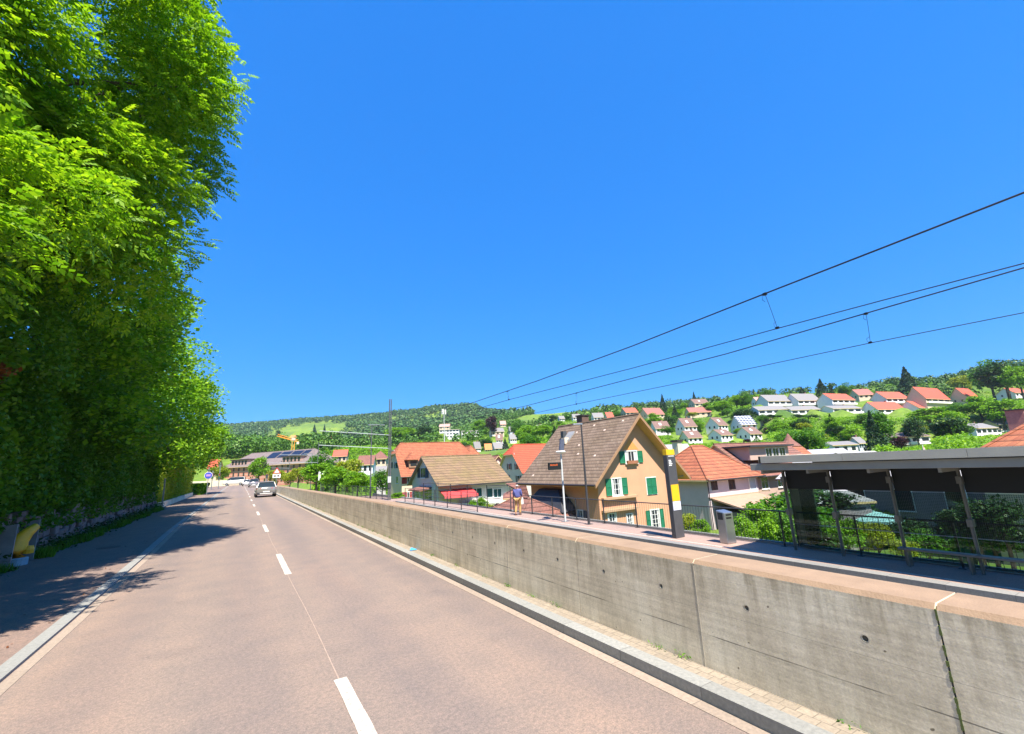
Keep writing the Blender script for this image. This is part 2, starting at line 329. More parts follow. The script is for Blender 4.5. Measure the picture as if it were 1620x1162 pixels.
def cast(px, py, r0=55, r1=2200):
    d = ray(px, py); h = math.hypot(d[0], d[1]); rs = np.geomspace(r0, r1, 500); X = d[0]/h*rs; Y = d[1]/h*rs; Z = EYE+d[2]/h*rs; T = terrain(X, Y)
    k = np.nonzero(Z <= T)[0]
    i = k[0] if len(k) else int(np.argmin(Z-T)); return np.array([X[i], Y[i], T[i]])
def depth_of(p): return float((CM.T@(np.array(p)-[0, 0, EYE]))[2])
def gs(a, b, n): return list(np.geomspace(a, b, n))
_xs = [-v for v in gs(24, 2600, 34)][::-1]+list(np.arange(-22, -6, 2))+[-5.9, -5.75, -5.1, -2, 1, 3.9, 4.05, 4.2, 8, 12, 14.6, 15.4, 16.4, 17.5, 19, 21]+list(np.arange(23, 60, 3))+[60*1.028**i for i in range(0, 137)]
_ys = [-v for v in gs(8, 1500, 24)][::-1]+list(np.arange(-6, 60, 4))+[60*1.025**i for i in range(0, 146)]
_xs = np.array(_xs); _ys = np.array(_ys); gx, gy = np.meshgrid(_xs, _ys); fx, fy = gx.ravel(), gy.ravel()
fz = np.concatenate([terrain(fx[i:i+4000], fy[i:i+4000]) for i in range(0, len(fx), 4000)])
_r = np.hypot(fx, fy); fz = fz+np.where(_r > 90, (np.sin(fx*.09+fy*.03)+np.sin(fy*.11-fx*.05))*.35*np.clip((_r-90)/200, 0, 1), 0)
nx, ny = len(_xs), len(_ys); ii = np.arange((nx)*(ny)).reshape(ny, nx)
F = np.stack([ii[:-1, :-1], ii[:-1, 1:], ii[1:, 1:], ii[1:, :-1]], -1).reshape(-1, 4)
m, nt, p = newmat('meadow_grass'); n1 = noise(nt, .012, 5); n2 = noise(nt, .35, 6); n3 = noise(nt, .05, 4)
c1 = ramp(nt, n1.outputs[0], [(.35, (.055, .12, .01)), (.6, (.15, .24, .015))]); c2 = ramp(nt, n2.outputs[0], [(.3, (.55, .6, .5)), (.7, (1.2, 1.15, 1.1))])
c3 = ramp(nt, n3.outputs[0], [(.5, (1, 1, 1)), (.7, (1.35, 1.1, .9))])
nt.links.new(mixc(nt, 1, mixc(nt, 1, c1.outputs[0], c2.outputs[0], 'MULTIPLY'), c3.outputs[0], 'MULTIPLY'), p.inputs['Base Color']); p.inputs['Roughness'].default_value = .95
bump(nt, p, n2.outputs[0], .5, .3); GRASS = m
tag(npmesh('ground', np.stack([fx, fy, fz], 1), F, GRASS, smooth=True), 'green valley floor, gardens and meadow hillsides', None, None, 'structure')

# ---------------------------------------------------------------- road
def xyz_noise_asphalt(name, c, dark, speck=(1.5, 1.45, 1.4), tracks=False):
    m, nt, p = newmat(name); f = noise(nt, 75, 3); g = noise(nt, 24, 4); big = noise(nt, .6, 4, vscale=(1, .12, 1)); blot = noise(nt, 1.7, 5)
    base = ramp(nt, f.outputs[0], [(.25, [x*.66 for x in c]), (.5, c), (.78, [min(.9, a*b) for a, b in zip(c, speck)])])
    g2 = ramp(nt, g.outputs[0], [(.34, (.82, .84, .84)), (.5, (1., .99, .97)), (.64, (1.16, 1.1, 1.08))])
    b2 = ramp(nt, big.outputs[0], [(.3, (.84, .86, .9)), (.5, (.97, .96, .96)), (.7, (1.1, 1.03, .98))]); b3 = ramp(nt, blot.outputs[0], [(.35, (.9, .91, .93)), (.65, (1.05, 1.02, 1.0))])
    pit = noise(nt, 4.2, 2); pr = ramp(nt, pit.outputs[0], [(.765, (1, 1, 1)), (.79, (.45, .42, .4))])
    x = mixc(nt, 1, base.outputs[0], g2.outputs[0], 'MULTIPLY'); x = mixc(nt, 1, x, b2.outputs[0], 'MULTIPLY'); x = mixc(nt, 1, x, b3.outputs[0], 'MULTIPLY'); x = mixc(nt, 1, x, pr.outputs[0], 'MULTIPLY')
    if tracks:      # polished wheel tracks along each lane
        tc = nt.nodes.new('ShaderNodeTexCoord'); sp = nt.nodes.new('ShaderNodeSeparateXYZ'); nt.links.new(tc.outputs['Object'], sp.inputs[0]); wob = noise(nt, .25, 3, vscale=(1, .3, 1))
        c_ = math_(nt, 'COSINE', math_(nt, 'MULTIPLY', math_(nt, 'ADD', sp.outputs[0], math_(nt, 'MULTIPLY_ADD', wob.outputs[0], .5, 1.05)), 2*math.pi/1.5))
        x = mixc(nt, 1, x, ramp(nt, math_(nt, 'MULTIPLY_ADD', c_, .5, .5), [(.2, (1.03, 1.02, 1.0)), (.95, (.9, .91, .935))]).outputs[0], 'MULTIPLY')
        lf_ = ramp(nt, noise(nt, .9, 7, rough=.75).outputs[0], [(.58, (1, 1, 1)), (.7, (.87, .86, .86))]); x = mixc(nt, 1, x, lf_.outputs[0], 'MULTIPLY')
    nt.links.new(x, p.inputs['Base Color']); p.inputs['Roughness'].default_value = .9; bump(nt, p, f.outputs[0], .35, .006); return m
ASPH = xyz_noise_asphalt('worn_asphalt', (.204, .159, .131), .1, tracks=True)
PAVE = xyz_noise_asphalt('pavement_asphalt', (.19, .14, .115), .1)
def strip(name, x0, x1, y0, y1, z, m, dy=2.0, xf=None):
    ys = np.arange(y0, y1+dy*.5, dy); xf = xf or (lambda y: 0)
    v = [(x+xf(y), y, z) for y in ys for x in (x0, x1)]; return MB().add(v, [(2*i, 2*i+1, 2*i+3, 2*i+2) for i in range(len(ys)-1)]).build(name, m)
LB = lambda y: -float(np.interp(y, [0, 10, 17, 25, 60, 160], [0, 0, .05, .2, .3, .5]))     # slight drift of the left kerb
ys = np.arange(-30, 160, 2.0)
road = MB().add([q for y in ys for q in ((-2.13+LB(y), y, 0), (3.62, y, 0))], [(2*i, 2*i+1, 2*i+3, 2*i+2) for i in range(len(ys)-1)]).build('road', ASPH); tag(road, 'pinkish grey asphalt road', None, None, 'structure')
m, nt, p = newmat('road_paint'); f = noise(nt, 60, 3); a = noise(nt, 14, 4)
c = mixc(nt, ramp(nt, a.outputs[0], [(.5, 0.), (.66, .75)]).outputs[0], ramp(nt, f.outputs[0], [(.3, (.36, .33, .28)), (.42, (.47, .43, .36))]).outputs[0], (.25, .2, .18)); nt.links.new(c, p.inputs['Base Color']); p.inputs['Roughness'].default_value = .8; PAINT = m
for k in range(17):
    y0 = 2.4+9.02*k; s = MB(); e = []
    n = 12
    for i in range(n+1):
        yy = y0+3.05*i/n; e += [(.985+random.uniform(-.004, .004), yy, .004), (1.115+random.uniform(-.004, .004), yy, .004)]
    s.add(e, [(2*i, 2*i+1, 2*i+3, 2*i+2) for i in range(n)]).build('lane_marking', PAINT, road)
s = MB()
for i, y in enumerate(np.arange(-4, 150, .5)):
    s.add([(1.035+.01*math.sin(y), y, .003), (1.047+.01*math.sin(y)+random.uniform(-.003, .004), y, .003), (1.047+.01*math.sin(y+.5), y+.5, .003), (1.035+.01*math.sin(y+.5), y+.5, .003)], [(0, 1, 2, 3)])
s.build('paving_seam', cm('seam', (.3, .22, .17), .2), road)
def stone(name, c, joint, bw, bh, axis='y', off=0):
    m, nt, p = newmat(name); tc = nt.nodes.new('ShaderNodeTexCoord'); mp = nt.nodes.new('ShaderNodeMapping'); mp.inputs['Rotation'].default_value = (0, 0, math.pi/2 if axis == 'y' else 0); nt.links.new(tc.outputs['Object'], mp.inputs[0])
    b = nt.nodes.new('ShaderNodeTexBrick'); nt.links.new(mp.outputs[0], b.inputs['Vector']); b.inputs['Scale'].default_value = 1; b.inputs['Brick Width'].default_value = bw; b.inputs['Row Height'].default_value = bh
    b.inputs['Mortar Size'].default_value = joint; b.inputs['Color1'].default_value = rgb(c); b.inputs['Color2'].default_value = rgb([x*.82 for x in c]); b.inputs['Mortar'].default_value = rgb([x*.6 for x in c]); b.offset = off
    f = ramp(nt, noise(nt, 30, 5).outputs[0], [(.3, (.78, .78, .78)), (.7, (1.12, 1.1, 1.08))]); nt.links.new(mixc(nt, 1, b.outputs[0], f.outputs[0], 'MULTIPLY'), p.inputs['Base Color']); p.inputs['Roughness'].default_value = .85
    bump(nt, p, math_(nt, 'MULTIPLY', b.outputs['Fac'], -1), .5, .01); return m
GUT = stone('gutter_stone', (.33, .26, .2), .004, 1.0, 3, off=0); KERB = stone('kerb_granite', (.27, .27, .25), .005, 1.0, 3); COB = stone('cobbles', (.3, .25, .19), .004, .13, .1, off=.5)
def lanebox(name, x0, x1, z0, z1, m, label, y0=-30, y1=150, xf=lambda y: 0, parent=None):
    ys = np.arange(y0, y1+1, 4.0); v = []; f = []
    for y in ys: v += [(x0+xf(y), y, z0), (x1+xf(y), y, z0), (x1+xf(y), y, z1), (x0+xf(y), y, z1)]
    for i in range(len(ys)-1):
        a = 4*i; f += [(a+k, a+(k+1) % 4, a+4+(k+1) % 4, a+4+k) for k in range(4)]
    n = len(v); f += [(0, 3, 2, 1), (n-4, n-3, n-2, n-1)]
    o = MB().add(v, f).build(name, m, parent, bevel=0); return tag(o, label, None, None, None if parent else 'structure')
lanebox('gutter', -2.10, -1.97, -.05, .006, GUT, 'pale stone gutter strip along the left of the road', xf=LB)
lanebox('kerb', -2.30, -2.12, -.05, .035, KERB, 'flush grey kerb along the left pavement', xf=LB)
tag(strip('pavement', -5.1, -2.30, -30, 150, .02, PAVE, xf=LB), 'shaded asphalt pavement along the hedge', None, None, 'structure')
lanebox('gutter', 3.49, 3.615, -.05, .005, GUT, 'pale strip between road and right kerb')
lanebox('kerb', 3.63, 3.80, -.05, .105, KERB, 'grey raised kerb at the foot of the concrete wall')
lanebox('cobble_strip', 3.80, 4.01, -.05, .10, COB, 'narrow strip of pale cobbles at the foot of the wall')
# ---------------------------------------------------------------- concrete wall
m, nt, p = newmat('board_marked_concrete'); tc = nt.nodes.new('ShaderNodeTexCoord'); sp = nt.nodes.new('ShaderNodeSeparateXYZ'); nt.links.new(tc.outputs['Object'], sp.inputs[0]); z = sp.outputs[2]
nw = noise(nt, 1.2, 3); zz = math_(nt, 'ADD', z, math_(nt, 'MULTIPLY_ADD', nw.outputs[0], .012, -.006))
base = ramp(nt, noise(nt, 1.6, 7).outputs[0], [(.28, (.54, .46, .33)), (.5, (.76, .66, .49)), (.72, (.88, .79, .61))])
strk = ramp(nt, noise(nt, 3.2, 5, vscale=(1, 3.2, .45)).outputs[0], [(.36, (.62, .6, .56)), (.56, (1.03, 1.03, 1.03))]); fine = ramp(nt, noise(nt, 60, 4).outputs[0], [(.3, (.86, .86, .86)), (.7, (1.1, 1.1, 1.1))])
top_dirt = math_(nt, 'MULTIPLY', ramp(nt, z, [(.55, 0.), (1., 1.)]).outputs[0], .95)
x = mixc(nt, math_(nt, 'MAXIMUM', top_dirt, .35), base.outputs[0], mixc(nt, 1, base.outputs[0], strk.outputs[0], 'MULTIPLY')); x = mixc(nt, 1, x, fine.outputs[0], 'MULTIPLY')
brd = ramp(nt, noise(nt, 1, 3, vscale=(1, .35, 22)).outputs[0], [(.3, (.85, .85, .84)), (.7, (1.07, 1.07, 1.07))]); x = mixc(nt, 1, x, brd.outputs[0], 'MULTIPLY')
def line(zc, wd): return math_(nt, 'LESS_THAN', math_(nt, 'ABSOLUTE', math_(nt, 'SUBTRACT', zz, zc)), wd)
dash = ramp(nt, noise(nt, 1.3, 2, vscale=(1, 1, 0)).outputs[0], [(.42, .15), (.55, 1.)])
x = mixc(nt, math_(nt, 'MULTIPLY', math_(nt, 'MULTIPLY', line(.40, .0045), dash.outputs[0]), .75), x, (.07, .065, .055)); x = mixc(nt, math_(nt, 'MULTIPLY', math_(nt, 'MULTIPLY', line(.93, .003), dash.outputs[0]), .6), x, (.5, .46, .38)); x = mixc(nt, math_(nt, 'MULTIPLY', line(.62, .002), .35), x, (.09, .085, .07))
holes = ramp(nt, noise(nt, 17, 1).outputs[0], [(.76, (1, 1, 1)), (.78, (.35, .33, .3))]); x = mixc(nt, 1, x, holes.outputs[0], 'MULTIPLY')
nt.links.new(x, p.inputs['Base Color']); p.inputs['Roughness'].default_value = .85
bump(nt, p, math_(nt, 'ADD', noise(nt, 45, 5).outputs[0], math_(nt, 'MULTIPLY', noise(nt, 1, 2, vscale=(1, .4, 20)).outputs[0], .6)), .22, .006); CONC = m
CAP = mat('wall_top_concrete', (.265, .175, .108), .12, 5, .85, 0, .25, 60)
JOINT = cm('joint_filler', (.42, .38, .3), .15); JD = cm('joint_dark', (.09, .085, .07), .2); MOSS = cm('moss', (.09, .12, .03), .3)
WTOP = lambda y: float(np.interp(y, [-20, 15, 62, 110], [1.05, 1.08, .86, .55]))
wall = empty('concrete_wall', (4.0, 0, 0), 0, 'long low grey concrete wall between the road and the tram tracks', 'wall')
core = MB(); core.hexa([(4.022, -28, 0), (4.4, -28, 0), (4.4, 98, 0), (4.022, 98, 0), (4.022, -28, 1.0), (4.4, -28, 1.0), (4.4, 98, .58), (4.022, 98, .58)]); core.build('joint_core', JD, wall, (4, 0, 0))
y = -8.085; k = 0
STEP = 1.885
def cyl(mb, yc, zc, r, x0, x1, n=20): mb.prism([(yc+r*math.cos(2*math.pi*i/n), zc+r*math.sin(2*math.pi*i/n)) for i in range(n)], 'x', x0, x1)
while y < 97:
    y1 = y+STEP; g = .006; a, b = y+g, y1-g; ta, tb = WTOP(a), WTOP(b)
    o = MB().add([(4.01, a, 0), (4.43, a, -.6), (4.43, b, -.6), (4.01, b, 0), (4.01, a, ta-.035), (4.045, a, ta), (4.43, a, ta), (4.43, b, tb), (4.045, b, tb), (4.01, b, tb-.035)],
        [(0, 3, 2, 1), (0, 4, 9, 3), (4, 5, 8, 9), (5, 6, 7, 8), (6, 1, 2, 7), (0, 1, 6, 5, 4), (3, 9, 8, 7, 2)]).build('wall_panel', [CONC, CAP], wall, (4, 0, 0))
    for pl in o.data.polygons:
        if pl.normal.z > .5: pl.material_index = 1
    if -3 < y < 24:
        hb = MB(); hb_y = [y+.45, y+1.36]
        for hy in hb_y: cyl(hb, hy, .74, .021, 4.0, 4.055)
        cut = hb.build('cutter', JD); cut.location = (4, 0, 0); cut.location = (0, 0, 0)
        o.location = (0, 0, 0); bo = o.modifiers.new('b', 'BOOLEAN'); bo.object = cut; bo.solver = 'EXACT'
        cut.data.transform(Matrix.Translation((-4, 0, 0))); cut.parent = wall
        bpy.context.view_layer.update(); me = bpy.data.meshes.new_from_object(o.evaluated_get(bpy.context.evaluated_depsgraph_get())); o.modifiers.clear(); o.data = me
        bpy.data.objects.remove(cut)
        for hy in hb_y:
            r = MB(); n = 20; v = []
            for rr in (.0225, .029):
                v += [(4.0085 if rr < .025 else 4.0095, hy+rr*math.cos(2*math.pi*i/n), .74+rr*math.sin(2*math.pi*i/n)) for i in range(n)]
            r.add(v, [(i, (i+1) % n, n+(i+1) % n, n+i) for i in range(n)]).build('tie_hole_rim', JOINT, wall, (4, 0, 0))
    if k % 2 == 0 or k == 5:
        zs = np.arange(.1, WTOP(y)-.03, .03); jm = MB()
        for za in zs:
            if k == 5 and random.random() < .25: continue
            e_ = random.uniform(.003, .006 if k != 5 else .011); jm.box(4.007, 4.02, y-e_, y+e_, za, min(za+.031, WTOP(y)-.03))
        jm.build('joint_filler', JOINT if k != 5 else MOSS, wall, (4, 0, 0))
    y = y1; k += 1
# ---------------------------------------------------------------- tracks and platform
BAL = mat('ballast', (.2, .18, .16), .5, 12, .95, 0, 1.0, 14); tag(MB().box(4.43, 12.71, -30, 155, -1.5, -1.22).build('track_bed', BAL), 'ballast of the tram tracks behind the wall', None, None, 'structure')
RAILM = cm('rail_steel', (.18, .12, .09), .3, metal=.5, rough=.5)
for xc in (7.6, 10.9):
    t = empty('tram_track', (xc, 0, -1.2), 0, 'single metre-gauge track nearer the concrete wall' if xc < 9 else 'single metre-gauge track beside the platform edge', 'track', 'tram tracks')
    for s_ in (-.52, .52): MB().box(xc+s_-.035, xc+s_+.035, -30, 150, -1.16, -1.03).build('rail', RAILM, t, (xc, 0, -1.2))
    sl = MB(); [sl.box(xc-.95, xc+.95, yy, yy+.22, -1.24, -1.165) for yy in np.arange(-28, 140, .7)]; sl.build('sleeper_row', cm('sleeper', (.2, .19, .17), .2), t, (xc, 0, -1.2))
PZ = -.75
PLAT = xyz_noise_asphalt('platform_asphalt', (.28, .205, .175), .1)
tag(MB().box(13.05, 14.75, -25, 43, -1.5, PZ).build('platform', PLAT), 'reddish asphalt tram platform', None, None, 'structure')
tag(MB().box(12.72, 13.05, -25, 43, -1.5, PZ+.004).build('platform_edge', stone('platform_edge_stone', (.24, .235, .22), .005, 1.0, 3)), 'grey stone edge of the tram platform', None, None, 'structure')
tag(MB().box(13.25, 13.33, -25, 43, PZ, PZ+.004).build('platform_line', PAINT), 'pale guidance line along the platform', None, None, 'structure')
tag(MB().box(14.75, 15.0, -25, 60, -1.6, PZ+.06).build('platform_kerb', KERB), 'concrete kerb under the platform fence', None, None, 'structure')
tag(MB().hexa([(11.2, 43, -1.5), (14.75, 43, -1.5), (14.75, 62, -1.5), (11.6, 62, -1.5), (12.5, 43, PZ), (14.75, 43, PZ), (14.75, 62, -1.05), (12.5, 62, -1.05)]).build('platform_ramp', PLAT), 'ramp at the far end of the platform', None, None, 'structure')
tag(strip('path', -9, -5.2, 95, 150, .03, PAVE), 'far path beside the road', None, None, 'structure')
# ---------------------------------------------------------------- platform furniture
def fence(name, label, pts, h, bars, step, ground, group=None):
    """steel railing along pts: posts as parts, rails and infill bars"""
    t = empty(name, (pts[0][0], pts[0][1], ground), 0, label, 'railing', group); off = tuple(t.location)
    for (a, b) in zip(pts[:-1], pts[1:]):
        a = Vector((a[0], a[1], 0)); b = Vector((b[0], b[1], 0)); L = (b-a).length; d = (b-a)/L; n = max(1, round(L/step)); q = Vector((-d.y, d.x, 0))
        for i in range(n+1):
            c = a+d*(L*i/n); P = lambda u, v, z: (c.x+d.x*u+q.x*v, c.y+d.y*u+q.y*v, ground+z)
            pb = MB().hexa([P(-.006, -.03, 0), P(.006, -.03, 0), P(.006, .03, 0), P(-.006, .03, 0), P(-.006, -.03, h), P(.006, -.03, h), P(.006, .03, h), P(-.006, .03, h)])
            pb.hexa([P(-.022, -.028, 0), P(-.012, -.028, 0), P(-.012, .028, 0), P(-.022, .028, 0), P(-.022, -.028, h*.97), P(-.012, -.028, h*.97), P(-.012, .028, h*.97), P(-.022, .028, h*.97)])
            pb.hexa([P(-.07, -.07, .0), P(.07, -.07, 0), P(.07, .07, 0), P(-.07, .07, 0), P(-.07, -.07, .015), P(.07, -.07, .015), P(.07, .07, .015), P(-.07, .07, .015)]); pb.build('post', DARKM, t, off)
        MB().tube([(a.x, a.y, ground+h), (b.x, b.y, ground+h)], .021, 8).build('rail', DARKM, t, off); MB().tube([(a.x, a.y, ground+.1), (b.x, b.y, ground+.1)], .012, 6).build('rail', DARKM, t, off)
        if bars:
            bb = MB(); m_ = int(L/.12)
            for i in range(m_): c = a+d*(L*(i+.5)/m_); bb.tube([(c.x, c.y, ground+.1), (c.x, c.y, ground+h-.02)], .006, 4, caps=False)
            bb.build('bar_infill', DARKM, t, off)
        else:
            for zz in (.36, .7): MB().tube([(a.x, a.y, ground+zz), (b.x, b.y, ground+zz)], .012, 6).build('rail', DARKM, t, off)
    return t
fence('platform_fence', 'long dark barred railing along the back of the platform', [(14.62, -8), (14.62, 24.5)], 1.04, True, 1.98, PZ)
fence('ramp_railing', 'dark open railing with posts on the ramp left of the walking person', [(13.15, 26.6), (13.0, 41)], 1.2, False, 2.4, PZ)
fence('ramp_railing', 'thin railing behind the ramp in front of the blue-walled house', [(14.7, 25), (14.75, 41), (16.2, 41)], 1.55, False, 3.2, PZ)
fence('trackside_fence', 'low dark fence by the tracks in front of the bright bushes', [(12.9, 46), (12.6, 88)], 1.35, True, 2.4, -1.0)
# info pillar
C0 = on_z(1068, 852, PZ)
st = empty('information_pillar', (13.78, 11.55, PZ), math.radians(2), 'tall dark grey information pillar with yellow band and yellow top', 'pillar')
PG = mat('anthracite_paint', (.06, .06, .066), .1, 4, .5); YEL = mat('yellow_paint', (.72, .42, .01), .05, 4, .5); WSGN = cm('sign_white', (.62, .63, .72), .05)
MB().box(-.24, .24, -.09, .09, 0, 2.93).build('pillar_body', PG, st, bevel=.008); MB().box(-.235, .235, -.085, .085, 2.935, 3.14).build('yellow_top', YEL, st, bevel=.006)
MB().box(-.215, .215, -.1, -.093, 1.28, 1.86).build('yellow_panel', YEL, st); MB().box(-.215, .215, -.1, -.093, .96, 1.265).build('timetable_panel', WSGN, st); MB().box(-.17, .16, -.098, -.092, 2.88, 2.905).build('logo_strip', WHITE, st)
tx = MB(); [tx.box(-.17, -.17+w_, -.098, -.092, z0, z0+.035) for w_, z0 in ((.13, 2.72), (.15, 2.66), (.19, 2.60), (.15, 2.54))]; tx.build('lettering', WHITE, st)
tx = MB(); [tx.box(-.19, -.19+random.uniform(.2, .36), -.104, -.1005, z0, z0+.008) for z0 in np.arange(.99, 1.24, .028)]; tx.build('timetable_lines', cm('print_grey', (.3, .3, .4), .1), st)
# litter bin
bn = empty('litter_bin', (13.98, 9.72, PZ), math.radians(-8), 'steel litter bin with black slots beside the dark information pillar', 'litter bin')
BST = mat('brushed_steel', (.42, .42, .43), .12, 2, .32, .85); 
MB().hexa([(-.2, -.17, 0), (.2, -.17, 0), (.2, .17, 0), (-.2, .17, 0), (-.2, -.17, .98), (.2, -.17, .98), (.2, .17, 1.05), (-.2, .17, 1.05)]).build('bin_body', BST, bn, bevel=.03)
for z0 in (.78, .88): MB().box(-.13, .1, -.178, -.165, z0, z0+.055).build('slot', cm('black_plastic', (.01, .01, .01), .1), bn, bevel=.004)
MB().box(-.21, -.2, -.1, .1, .75, .97).build('side_slot', DARKM, bn)
# platform lamp
lp = empty('platform_lamp', (14.0, 16.75, PZ), math.radians(0), 'tall dark lamp post on the platform in front of the house', 'lamp post')
MB().tube([(0, 0, 0), (0, 0, 1.1), (0, 0, 4.6)], [.06, .055, .035], 12).build('post', DARKM, lp, smooth=False); MB().box(-.14, .14, -.14, .14, 0, .02).build('base_plate', DARKM, lp)
MB().hexa([(-.5, -.07, 4.58), (.04, -.07, 4.58), (.04, .07, 4.58), (-.5, .07, 4.58), (-.5, -.05, 4.63), (.04, -.06, 4.66), (.04, .06, 4.66), (-.5, .05, 4.63)]).build('lamp_head', STEEL, lp, bevel=.01)
# departures display
ds = empty('departure_display', (13.9, 18.4, PZ), 0, 'pale post with flat solar head and small black electronic display', 'display')
MB().tube([(0, 0, 0), (0, 0, 3.3)], [.05, .045], 12).build('post', cm('light_grey_paint', (.5, .51, .5), .08), ds); MB().box(-.15, .15, -.15, .15, 0, .02).build('base_plate', STEEL, ds)
MB().lathe([(.05, 3.28), (.24, 3.34), (.26, 3.38), (.2, 3.42)], 20).build('lamp_disc', WHITE, ds)
MB().box(-.82, -.06, -.05, .05, 2.5, 2.86).build('display_case', cm('black_metal', (.012, .012, .014), .1, rough=.4), ds, bevel=.006)
m, nt, p = newmat('display_orange'); p.inputs['Base Color'].default_value = (.3, .05, .01, 1); p.inputs['Emission Color'].default_value = (.9, .2, .04, 1); p.inputs['Emission Strength'].default_value = .12
tx = MB(); xx = -.74
while xx < -.28: w_ = random.uniform(.025, .05); tx.box(xx, xx+w_, -.055, -.051, 2.70, 2.76+random.uniform(0, .03)); xx += w_+.014
tx.build('led_text', m, ds)
MB().hexa([(-.1, -.1, 3.45), (.14, -.1, 3.45), (.14, .02, 3.45), (-.1, .02, 3.45), (.05, .02, 4.0), (.3, .02, 4.0), (.3, .08, 4.0), (.05, .08, 4.0)]).build('solar_panel', mat('solar_panel_face', (.07, .075, .1), .1, 4, .25), ds)
# ---------------------------------------------------------------- shelter
sh = empty('tram_shelter', (14.3, 4.9, PZ), 0, 'flat-roofed glass and steel tram shelter at the right of the platform', 'shelter'); so = (14.3, 4.9, PZ)
FAS = mat('fascia_metal', (.5, .45, .36), .1, 1.5, .6, 0); BEAM = mat('beam_metal', (.3, .28, .25), .1, 2, .5, 0); POSTM = mat('post_metal', (.2, .185, .16), .15, 3, .45, .4)
def sbox(n, x0, x1, y0, y1, z0, z1, m_, bev=0, par=sh): return MB().box(x0, x1, y0, y1, z0, z1).build(n, m_, par, so, bevel=bev)
for i, (a, b) in enumerate(((1.2, 3.2), (3.206, 5.5), (5.506, 7.65))): sbox('roof_fascia', 12.96, 13.04, a, b, 1.81, 2.0, FAS)
sbox('roof_slab', 13.045, 16.3, 1.2, 7.6, 1.82, 1.97, cm('roof_sheet', (.25, .245, .23), .15)); sbox('fascia_end', 12.96, 16.3, 7.603, 7.66, 1.81, 2.0, FAS)
sbox('edge_beam', 13.06, 13.2, 1.2, 8.0, 1.6, 1.79, BEAM, .01); sbox('edge_beam', 16.05, 16.2, 1.2, 7.7, 1.6, 1.8, BEAM)
sbox('ceiling', 13.22, 16.04, 1.25, 7.6, 1.62, 1.66, cm('dark_ceiling', (.02, .02, .02), .2))
for yy in (2.05, 3.77, 5.1, 6.5, 7.75):
    pb = MB().box(14.27, 14.33, yy-.03, yy+.03, PZ, 1.6); pb.box(14.23, 14.37, yy-.012, yy+.012, PZ, 1.6); o = pb.build('post', POSTM, sh, so)
    for zz in (1.2, .25): MB().box(14.2, 14.4, yy-.05, yy+.05, zz, zz+.16).build('clamp', POSTM, o, so)
    sbox('roof_rib', 13.2, 16.0, yy-.03, yy+.03, 1.5, 1.6, BEAM)
GL, nt, p = newmat('shelter_glass'); p.inputs['Base Color'].default_value = (.75, .85, .8, 1); p.inputs['Transmission Weight'].default_value = 1; p.inputs['Roughness'].default_value = .0; p.inputs['IOR'].default_value = 1.01; p.inputs['Specular IOR Level'].default_value = .5
tr = nt.nodes.new('ShaderNodeBsdfTransparent'); tr.inputs[0].default_value = (.72, .8, .76, 1); gl = nt.nodes.new('ShaderNodeBsdfGlossy'); gl.inputs['Roughness'].default_value = .02
mx = nt.nodes.new('ShaderNodeMixShader'); fr = nt.nodes.new('ShaderNodeFresnel'); fr.inputs[0].default_value = 1.35; nt.links.new(fr.outputs[0], mx.inputs[0]); nt.links.new(tr.outputs[0], mx.inputs[1]); nt.links.new(gl.outputs[0], mx.inputs[2]); nt.links.new(mx.outputs[0], nt.nodes['Material Output'].inputs[0])
# dotted print on the rear panes
DG, nt, p = newmat('dotted_glass'); tc = nt.nodes.new('ShaderNodeTexCoord'); sp = nt.nodes.new('ShaderNodeSeparateXYZ'); nt.links.new(tc.outputs['Object'], sp.inputs[0])
def cell(s_): return math_(nt, 'ABSOLUTE', math_(nt, 'SUBTRACT', math_(nt, 'FRACT', math_(nt, 'DIVIDE', s_, .035)), .5))
dd = math_(nt, 'LESS_THAN', math_(nt, 'ADD', math_(nt, 'POWER', cell(sp.outputs[1]), 2), math_(nt, 'POWER', cell(sp.outputs[2]), 2)), .105)
tr = nt.nodes.new('ShaderNodeBsdfTransparent'); tr.inputs[0].default_value = (.7, .76, .74, 1); mx = nt.nodes.new('ShaderNodeMixShader'); nt.links.new(dd, mx.inputs[0]); nt.links.new(tr.outputs[0], mx.inputs[1]); nt.links.new(p.outputs[0], mx.inputs[2]); p.inputs['Base Color'].default_value = (.03, .035, .035, 1); p.inputs['Roughness'].default_value = .4
nt.links.new(mx.outputs[0], nt.nodes['Material Output'].inputs[0])
BLK = cm('black_panel', (.006, .006, .006), .1, rough=.5)
yy0 = [2.05, 3.77, 5.1, 6.5]
for a, b in zip(yy0, [3.77, 5.1, 6.5, 7.75]):
    sbox('glass_pane', 14.355, 14.365, a+.04, b-.04, PZ+.1, -.02, GL); sbox('dotted_pane', 14.355, 14.365, a+.04, b-.04, .0, .98, DG) if b < 7 else sbox('glass_pane', 14.355, 14.365, a+.04, b-.04, .0, .98, GL)
    sbox('black_panel', 14.35, 14.37, a+.035, b-.035, 1.0, 1.6, BLK)
    sbox('pane_rail', 14.345, 14.375, a+.035, b-.035, -.016, -.004, POSTM)
bench = MB(); bench.box(14.0, 14.22, 1.4, 5.15, -.37, -.32); bench.build('bench_seat', POSTM, sh, so, bevel=.008)
for yy in (2.2, 3.9, 5.0): sbox('bench_bracket', 14.05, 14.26, yy-.02, yy+.02, PZ, -.372, POSTM)
sbox('end_wall', 14.5, 14.95, 7.72, 7.76, PZ+.1, 1.58, cm('brown_panel', (.09, .075, .05), .2)); sbox('end_pane', 14.96, 15.9, 7.73, 7.74, PZ+.1, 1.5, GL)
